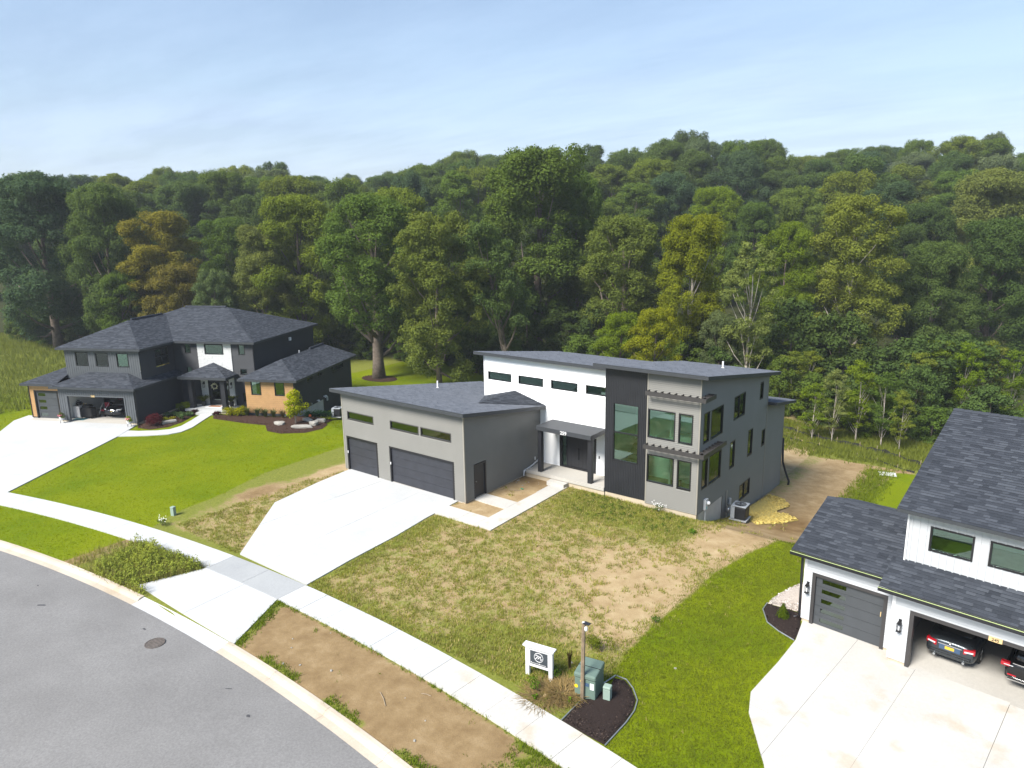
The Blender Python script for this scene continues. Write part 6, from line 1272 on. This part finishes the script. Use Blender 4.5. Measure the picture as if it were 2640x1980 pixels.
def pedestal(x, y, rot, label, s=1.0):
    t = tag(empty('utility_pedestal', (x, y, gh(x, y)), rot), label, 'utility pedestal'); t.scale = (s, s, s)
    MB().box(-0.12, 0.12, -0.11, 0.11, -0.1, 0.46).build('shell', 'pedestal_green', t, bevel=0.012); MB().box(-0.13, 0.13, -0.12, 0.12, 0.465, 0.56).build('hood', 'pedestal_green', t, bevel=0.03)
pedestal(14.86, -10.0, 0.2, 'pale green utility pedestal standing in the black mulch'); pedestal(-11.98, -10.45, 0.3, 'pale green utility pedestal at the edge of the mown lawn', 0.9)
mulch('mulch_bed', [(15.2, -11.80), (14.24, -11.70), (14.20, -10.6), (14.24, -10.2), (14.62, -9.5), (14.46, -8.85), (14.8, -8.75), (15.2, -9.0), (15.6, -9.45), (15.76, -9.95), (15.82, -10.6), (15.80, -11.84)], 'mulch_dark', 'black mulch bed round the pale pedestal beside the sidewalk', dens=420, chip=0.03, edging=[(14.2, -11.72), (14.18, -10.5), (14.28, -9.6), (14.44, -8.72), (14.85, -8.70), (15.25, -8.98), (15.66, -9.45), (15.82, -9.95), (15.87, -10.6), (15.85, -11.86)])
mh = tag(empty('manhole_cover', (-0.55, -17.15, -0.055)), 'rusty round manhole cover in the asphalt', 'manhole cover'); MB().lathe([(0.36, -0.02), (0.36, 0.015), (0.33, 0.02), (0.33, 0.008), (0.0, 0.008)], 28).build('ring', 'iron', mh)
gr = MB()
for k in range(5): gr.tube([(-0.28, -0.24 + k * 0.12, 0.012), (0.28, -0.24 + k * 0.12, 0.012)], 0.014, 5)
gr.build('tread', 'iron', mh)
# behind: silt fence, board, straw, bare soil patch
SF = [(6.6, 33.0), (8.6, 32.9), (10.4, 32.5), (11.9, 32.3), (13.7, 31.9), (15.0, 31.6), (16.7, 30.8), (18.3, 29.6), (21, 28.0)]
def silt(pts, hgt, label):
    t = tag(empty('silt_fence', (pts[0][0], pts[0][1], gh(*pts[0]))), label, 'silt fence'); o0 = Vector((pts[0][0], pts[0][1], gh(*pts[0]))); mb = MB(); fine = []
    for a, b in zip(pts[:-1], pts[1:]):
        for k in range(6): q = k / 6; x, y = a[0] + (b[0] - a[0]) * q, a[1] + (b[1] - a[1]) * q; fine.append((x + 0.05 * math.sin(x * 5), y + 0.06 * math.sin(x * 7), gh(x, y), hgt * (0.75 + 0.25 * math.sin(x * 4.1) * math.sin(x * 1.7))))
    for a, b in zip(fine[:-1], fine[1:]):
        for dy in (0.0, 0.012): mb.face([(a[0] - o0.x, a[1] - o0.y + dy, a[2] - o0.z - 0.05), (b[0] - o0.x, b[1] - o0.y + dy, b[2] - o0.z - 0.05), (b[0] - o0.x, b[1] - o0.y + dy, b[2] - o0.z + b[3]), (a[0] - o0.x, a[1] - o0.y + dy, a[2] - o0.z + a[3])])
    mb.build('fabric', 'silt_fabric', t)
    for p in pts[:-1]: boxo('stake', 'stake_wood', t, p[0] - o0.x - 0.02, p[0] - o0.x + 0.02, p[1] - o0.y - 0.05, p[1] - o0.y - 0.01, gh(*p) - o0.z - 0.2, gh(*p) - o0.z + hgt + 0.12)
silt(SF, 0.42, 'long black silt fence along the foot of the wood'); silt([(6.8, 30.9), (9, 30.8), (11.0, 30.5), (12.2, 30.2)], 0.25, 'short sagging black silt fence nearer the tall grey house')
silt([(14.0, 29.6), (15.5, 29.2), (17.0, 28.4), (18.4, 27.6)], 0.16, 'low dark silt fence at the corner of the right lawn')
o = tag(MB().box(-0.55, 0.55, -0.35, 0.35, 0, 0.03).build('board', 'white_paint', None), 'pale board lying on the grass at the corner of the bare soil', 'board'); o.location = (16.7, 26.3, gh(16.7, 26.3) + 0.05); o.rotation_euler = (0.05, 0, 0.3)
def patch(name, pts, mat, label, cat, dens, chip, zz=0.03):
    return mulch(name, pts, mat, label, cat, dens, chip, chips='straw_stalks' if mat == 'straw' else 'chips')
patch('straw_patch', [(11.4, 10.9), (12.3, 10.5), (13.0, 9.7), (13.9, 11.4), (14.4, 13.0), (13.5, 13.6), (12.7, 13.4), (13.2, 15.4), (12.5, 16.6), (11.4, 16.9)], 'straw', 'yellow straw spread along the side of the tall grey house', 'straw', 260, 0.09)

# ---------------------------------------------------------------- grass, weeds, litter
SHED = [[(-10.2, -0.1), (0.1, -0.1), (0.1, 5.5), (5.7, 5.5), (11.3, 5.5), (11.3, 20), (-10.2, 20)], [(-4.7, -11.2), (-8.95, -6.2), (-9.7, -2.5), (-9.9, 0.1), (-0.5, 0.1), (0.0, -5.0), (0.55, -11.2)], [(-4.5, -12.5), (-5.6, -15.6), (2.08, -15.55), (0.52, -12.5)],
        [(-0.5, -2.05), (3.46, -2.02), (3.32, 5.6), (2.2, 5.6), (2.25, 1.8), (0, 1.85), (0, 0.6), (2.3, 0.55), (2.3, -0.8), (-0.5, -0.8)], [(14.2, -11.9), (14.2, -10), (14.4, -8.7), (15.3, -8.9), (15.85, -10), (15.85, -12.0)], [(18.3, -1.4), (18.7, -3), (18.4, -6.9), (19.9, -9.9), (20.6, -11.6), (45, -14), (45, 14), (18.3, 5)], [(17, -1), (17.5, -2.4), (18.7, -3), (18.7, 2.5), (17.8, 2), (17.1, 0)],
        [(-44, -6.5), (-32.3, -2.9), (-30.3, -5.2), (-23.4, -14.9), (-32.2, -19.2), (-42.4, -8.1)], [(11.4, 10.9), (13.0, 9.7), (14.5, 13.0), (13.2, 15.4), (11.4, 16.9)]]
SHED += [[W3(-10.5, 0.6), W3(0, -0.1), W3(0.4, -0.9), W3(2.9, -0.4), W3(3.1, 1.3), W3(4.6, 2.7), W3(8.4, 1.6), W3(10.4, 1.3), W3(11.4, -0.2), W3(12.8, -0.7), W3(14.7, -0.2), W3(15.5, 1.1), W3(14.5, 5.3), W3(11.7, 6.2), W3(11.7, 15.4), W3(-10.5, 15)],
         [(-30.28, -5.2), (-28.66, -3.84), (-27.5, -2.7), (-27.4, -1.8), (-27.95, -0.6), (-30.55, 2.75), (-31.35, 2.1), (-29.1, -0.9), (-31.3, -4.0)]]
def scatter(x0, x1, y0, y1, n, fn, seed):
    g = np.random.default_rng(seed); x = g.uniform(x0, x1, n); y = g.uniform(y0, y1, n); r = np.hypot(x - RC[0], y - RC[1]); ok = (r > 95.68) & ~((r > 98.57) & (r < 100.04))
    for p in SHED: ok &= ~poly_in(x, y, p)
    x, y = x[ok], y[ok]; k = g.random(len(x)) < fn(x, y); return x[k], y[k], g
def vnoise(x, y, s, seed=0):
    v = np.zeros_like(x)
    for i in range(5): a = seed * 1.7 + i * 2.4; f = s * (1 + i * 0.63); v += np.sin(x * f * math.cos(a) + y * f * math.sin(a) + a * 3) * np.sin(x * f * math.sin(a) * 0.8 - y * f * math.cos(a) * 0.9 + a)
    return v / 2.2
def tuft_mesh(name, x, y, g, hmin, hmax, w, nb, mat, col, label=None, spread=0.05, lean=0.6, z0=None):
    n = len(x); H = g.uniform(hmin, hmax, n); z = ground_h(x, y) if z0 is None else np.full(n, z0); V = []; R_ = []; base_r = np.clip(g.normal(0.45, 0.16, n) + 0.18 * vnoise(x, y, 1.1, 3), 0, 1)
    for b in range(nb):
        a = g.uniform(0, 6.28, n); px = x + g.normal(0, spread, n); py = y + g.normal(0, spread, n); l = H * g.uniform(0.6, 1.15, n); dx, dy = np.cos(a), np.sin(a)
        s = w * g.uniform(0.6, 1.3, n); o = l * lean * g.uniform(0.2, 1.2, n)
        V.append(np.stack([np.stack([px - dy * s, py + dx * s, z - 0.01], 1), np.stack([px + dy * s, py - dx * s, z - 0.01], 1), np.stack([px + dx * o, py + dy * o, z + l], 1)], 1)); R_.append(np.clip(base_r + g.normal(0, 0.12, n), 0, 1))
    V = np.concatenate(V).reshape(-1, 3); F = np.arange(len(V)).reshape(-1, 3)
    o = link(bpy.data.objects.new(name, np_mesh(name, V, F, mat, np.concatenate(R_)))); o.color = (*col, 1); return tag(o, label, 'grass' if label else None, kind='stuff')
x, y, g = scatter(-10.6, 17.5, -11.1, 12, 150000, lambda x, y: np.clip((zone(x, y)[1] - 0.16 + 0.20 * vnoise(x, y, 1.9) + 0.10 * vnoise(x, y, 5.1, 2)) * 2.2, 0, 1) * (1 - zone(x, y)[0]) * 0.8, 1)
tuft_mesh('weedy_grass', x, y, g, 0.05, 0.16, 0.014, 4, 'leaf', (0.27, 0.285, 0.055), 'patchy weedy grass on the sandy front yard')
k = g.random(len(x)) < 0.34; tuft_mesh('dry_grass', x[k] + 0.05, y[k] + 0.05, g, 0.05, 0.13, 0.012, 4, 'leaf', (0.50, 0.40, 0.19), 'dry straw coloured grass on the sandy front yard')
x, y, g = scatter(0.3, 17, -16, -12.4, 16000, lambda x, y: np.clip((zone(x, y)[1] - 0.22 + 0.12 * vnoise(x, y, 3.0)) * 2.4, 0, 1), 2)
tuft_mesh('verge_grass', x, y, g, 0.05, 0.17, 0.014, 5, 'leaf', (0.16, 0.22, 0.018), 'grass tufts round the bare soil strip by the kerb')
x, y, g = scatter(13.5, 19.8, -12.6, 12, 46000, lambda x, y: zone(x, y)[0] * 0.95, 3)
tuft_mesh('lawn_grass', x, y, g, 0.03, 0.075, 0.013, 4, 'leaf', (0.155, 0.185, 0.022), 'short lawn grass beside the white house driveway', spread=0.07)
x, y, g = scatter(-50, -10.5, -20, 24, 110000, lambda x, y: zone(x, y)[0] * 0.9, 4)
tuft_mesh('lawn_grass', x, y, g, 0.03, 0.06, 0.022, 2, 'leaf', (0.20, 0.24, 0.002), 'smooth mown lawn in front of the charcoal house', spread=0.10)
x, y, g = scatter(-100, -40, -15, 16, 16000, lambda x, y: np.where((x < -46) | (y > 3), 0.9, 0.0) * (1 - zone(x, y)[3] * 0.6), 5)
tuft_mesh('meadow_grass', x, y, g, 0.25, 0.75, 0.035, 5, 'leaf', (0.18, 0.21, 0.045), 'tall rough meadow grass left of the charcoal house', spread=0.2)
x, y, g = scatter(4, 24, 26, 36, 11000, lambda x, y: np.clip((y - 27.2) / 2.5, 0, 1), 6)
tuft_mesh('rough_grass', x, y, g, 0.15, 0.5, 0.022, 5, 'leaf', (0.18, 0.21, 0.035), 'rough grass round the silt fence', spread=0.1)
x, y, g = scatter(14.5, 17.8, 17, 27, 3500, lambda x, y: np.clip(1.2 - np.abs(x - 16.2) / 1.0, 0, 1), 7)
tuft_mesh('rough_grass', x, y, g, 0.12, 0.32, 0.02, 5, 'leaf', (0.17, 0.22, 0.02), 'bright rough grass between bare soil and the right lawn', spread=0.1)
# weeds in the verge left of the driveway, and round the sign
def weeds(n, x0, x1, y0, y1, fn, hmin, hmax, col, label, seed, leafs=16, size=0.035):
    x, y, g = scatter(x0, x1, y0, y1, n, fn, seed); C_, D_, S_, R_ = [], [], [], []
    for px, py in zip(x, y):
        h = g.uniform(hmin, hmax) * (1 + 0.35 * float(vnoise(np.array([px]), np.array([py]), 1.3, 5)[0])); t = g.random(leafs); a = g.uniform(0, 6.28, leafs); r = 0.10 * (1 - t * 0.5); z = gh(px, py)
        C_.append(np.stack([px + np.cos(a) * r, py + np.sin(a) * r, z + 0.03 + h * t], 1)); D_.append(np.stack([np.cos(a) * 0.6, np.sin(a) * 0.6, np.full(leafs, 0.9)], 1) + g.normal(size=(leafs, 3)) * 0.3); S_.append(size * g.uniform(0.6, 1.4, leafs)); R_.append(np.clip(g.normal(0.45 + 0.25 * float(vnoise(np.array([px]), np.array([py]), 0.9, 8)[0]), 0.15, leafs), 0, 1))
    V, F, rn = leaves(np.concatenate(C_), np.concatenate(D_), np.concatenate(S_), np.concatenate(R_)); o = link(bpy.data.objects.new('weeds', np_mesh('weeds', V, F, 'leaf', rn))); o.color = (*col, 1); return tag(o, label, 'weeds', kind='stuff')
inv = lambda x, y: np.clip((x + 9.9 + 0.5 * (y + 14)) / 1.0, 0, 1) * np.where(np.hypot(x - RC[0], y - RC[1]) < 98.6, 1, 0) * (x < -4.4)
weeds(1500, -10.6, -4.2, -16.4, -12.6, inv, 0.22, 0.55, (0.26, 0.30, 0.05), 'tall leafy weeds filling the verge left of the driveway', 8, 22, 0.04)
x, y, g = scatter(-10.9, -4.2, -16.6, -12.6, 5200, lambda x, y: np.clip(inv(x, y) + 0.15, 0, 1) * np.where(np.hypot(x - RC[0], y - RC[1]) < 98.6, 1, 0), 9)
tuft_mesh('verge_grass', x, y, g, 0.15, 0.45, 0.014, 5, 'leaf', (0.28, 0.27, 0.08), 'seeding grass among the verge weeds', spread=0.09)
weeds(260, 4.5, 11.2, 2.6, 5.4, lambda x, y: 0.5 * np.ones_like(x), 0.06, 0.16, (0.070, 0.125, 0.016), 'low weeds along the foot of the black tower', 10, 12, 0.035)
def clumpweed(x, y, r, h, col, label): shrub('weed_clump', (x, y, 0), r, h, col, label, 'weed', 8, 1300, 0.032, root=None)
clumpweed(12.62, -11.05, 0.34, 0.62, (0.085, 0.155, 0.012), 'bright green weed clump between the yard sign and the sidewalk'); clumpweed(12.82, -10.05, 0.30, 0.62, (0.090, 0.160, 0.014), 'feathery green weed at the right post of the yard sign')
clumpweed(12.45, -10.0, 0.32, 0.42, (0.085, 0.145, 0.016), 'leafy weed under the yard sign panel'); clumpweed(13.35, -7.75, 0.48, 0.75, (0.130, 0.160, 0.016), 'yellow-green tall weeds behind the green utility box'); clumpweed(12.9, -7.8, 0.40, 0.6, (0.120, 0.150, 0.016), 'yellow-green weeds left of the tall ones behind the utility box')
clumpweed(12.95, -11.35, 0.16, 0.22, (0.09, 0.17, 0.012), 'tiny bright weed at the sidewalk edge'); clumpweed(13.95, -10.85, 0.15, 0.25, (0.12, 0.20, 0.010), 'small lime weed at the foot of the timber post'); clumpweed(14.05, -4.9, 0.22, 0.35, (0.07, 0.14, 0.014), 'lone green weed on the bare soil near the right lawn')
clumpweed(-11.1, -11.5, 0.35, 0.45, (0.11, 0.15, 0.05), 'pale flowering weed beside the sidewalk at the lawn corner'); clumpweed(9.2, 5.15, 0.32, 0.45, (0.10, 0.15, 0.05), 'white flowering weed against the foundation of the tall grey house')
clumpweed(11.9, 3.6, 0.30, 0.25, (0.09, 0.19, 0.012), 'broad leaved green weed near the house corner')
for px, py, n, l in ((9.2, 5.1, 26, 'small white daisies by the foundation of the tall grey house'), (-11.1, -11.5, 22, 'small white flowers at the lawn corner')):
    C_ = np.stack([px + RNG.normal(0, 0.22, n), py + RNG.normal(0, 0.15, n), RNG.uniform(0.3, 0.5, n)], 1); V, F, rn = leaves(C_, np.tile([0.2, -0.4, 1.0], (n, 1)), np.full(n, 0.032), RNG.random(n)); tag(link(bpy.data.objects.new('flowers', np_mesh('flowers', V, F, 'flower_white', rn))), l, 'flowers', kind='stuff')
P_ = (13.55, -10.55, gh(13.55, -10.55)); blades('dry_grass_tussock', P_, 700, 0.5, 0.22, (0.30, 0.22, 0.10), 'dead straw coloured tussock left of the timber post', 'grass', 0.009, 0.7, spread=1.3)
blades('dry_grass_tussock', (13.1, -11.0, gh(13.1, -11)), 600, 0.5, 0.12, (0.30, 0.22, 0.11), 'flattened dead grass between the sign and the black mulch', 'grass', 0.009, 0.8, spread=1.5)
blades('dock_weed', (12.95, -9.3, 0), 60, 0.3, 0.75, (0.10, 0.075, 0.03), 'tall brown seed spike behind the yard sign', 'weed', 0.012, 0.3)
for i, (x, y, s, a) in enumerate(((8.9, -14.3, 0.75, -0.5), (9.9, -13.3, 0.35, 0.3), (2.8, 3.3, 0.7, 0.5))):
    P_ = (x, y, gh(x, y) + 0.02); t = tag(empty('stick', P_, a), ('long pale stick on the bare soil strip', 'short pale stick on the bare soil strip', 'brown stick')[i], 'stick'); MB().tube([(-s / 2, 0, 0), (0, 0.02, 0.012), (s / 2, -0.01, 0)], 0.014, 5).build('twig', 'stake_wood', t)
    if i == 2: t.location = (1.0, 3.2, gh(1.0, 3.2) + 0.03); t['label'] = 'brown stick lying in the bare bed by the grey garage'
tag(MB().box(-0.10, 0.10, -0.04, 0.04, 0, 0.06).build('green_bottle', 'green_plastic', None, bevel=0.03), 'green plastic bottle lying in the bare bed by the grey garage', 'bottle').location = (1.25, 3.6, gh(1.25, 3.6) + 0.01)
for i in range(22):
    x, y = random.choice(((random.uniform(3, 16), random.uniform(-10.8, 3)), (random.uniform(3, 13), random.uniform(-15.2, -12.8)), (random.uniform(0.1, 2.2), random.uniform(4.0, 5.2)))); s = random.uniform(0.02, 0.05)
    if 14.1 < x < 15.9 and -11.3 < y < -8.6: continue
    o = boulder((x, y, 0), s, s * 0.8, s * 0.5, random.random() * 6, 'pale pebble lying on the front yard or verge', None); o.name = 'pebble'; o['category'] = 'pebble'; o['group'] = 'pebbles on the yard and verge'; o.location.z = gh(x, y) + s * 0.3
for (x, y, sx, sy, a) in ((-7.2, -18.6, 0.20, 0.05, 0.6), (-1.9, -16.9, 0.09, 0.04, 0.1), (-9.3, -18.0, 0.05, 0.03, 0.1), (4.2, -17.0, 0.12, 0.02, 0.6), (6.0, -17.4, 0.08, 0.05, 0.0)):
    zr = -0.10 + 0.09 * (1 - ((math.hypot(x - RC[0], y - RC[1]) - 90.8) / 4.3) ** 2) + 0.004
    o = tag(MB().prism([(sx * math.cos(t) * random.uniform(0.8, 1.2), sy * math.sin(t) * random.uniform(0.8, 1.2)) for t in np.linspace(0, 6.283, 13)[:-1]], -0.003, 0.003).build('tar_spot', 'asphalt_patch', None), 'dark tar spot on the pale asphalt', 'stain', 'tar spots on the asphalt'); o.location = (x, y, zr); o.rotation_euler = (0, 0, a)

# ---------------------------------------------------------------- the air over the wood
bx = MB().box(-420, 420, -260, 460, -4.2, 58).build('haze', None); tag(bx, kind='stuff')
hm = bpy.data.materials.new('haze'); hm.use_nodes = True; ht = hm.node_tree; ht.nodes.clear(); ho = ht.nodes.new('ShaderNodeOutputMaterial'); hv = ht.nodes.new('ShaderNodeVolumePrincipled')
hv.inputs['Color'].default_value = (0.86, 0.92, 1.0, 1); hv.inputs['Density'].default_value = 0.0004; hv.inputs['Anisotropy'].default_value = 0.1
ht.links.new(hv.outputs[0], ho.inputs['Volume']); bx.data.materials.append(hm)
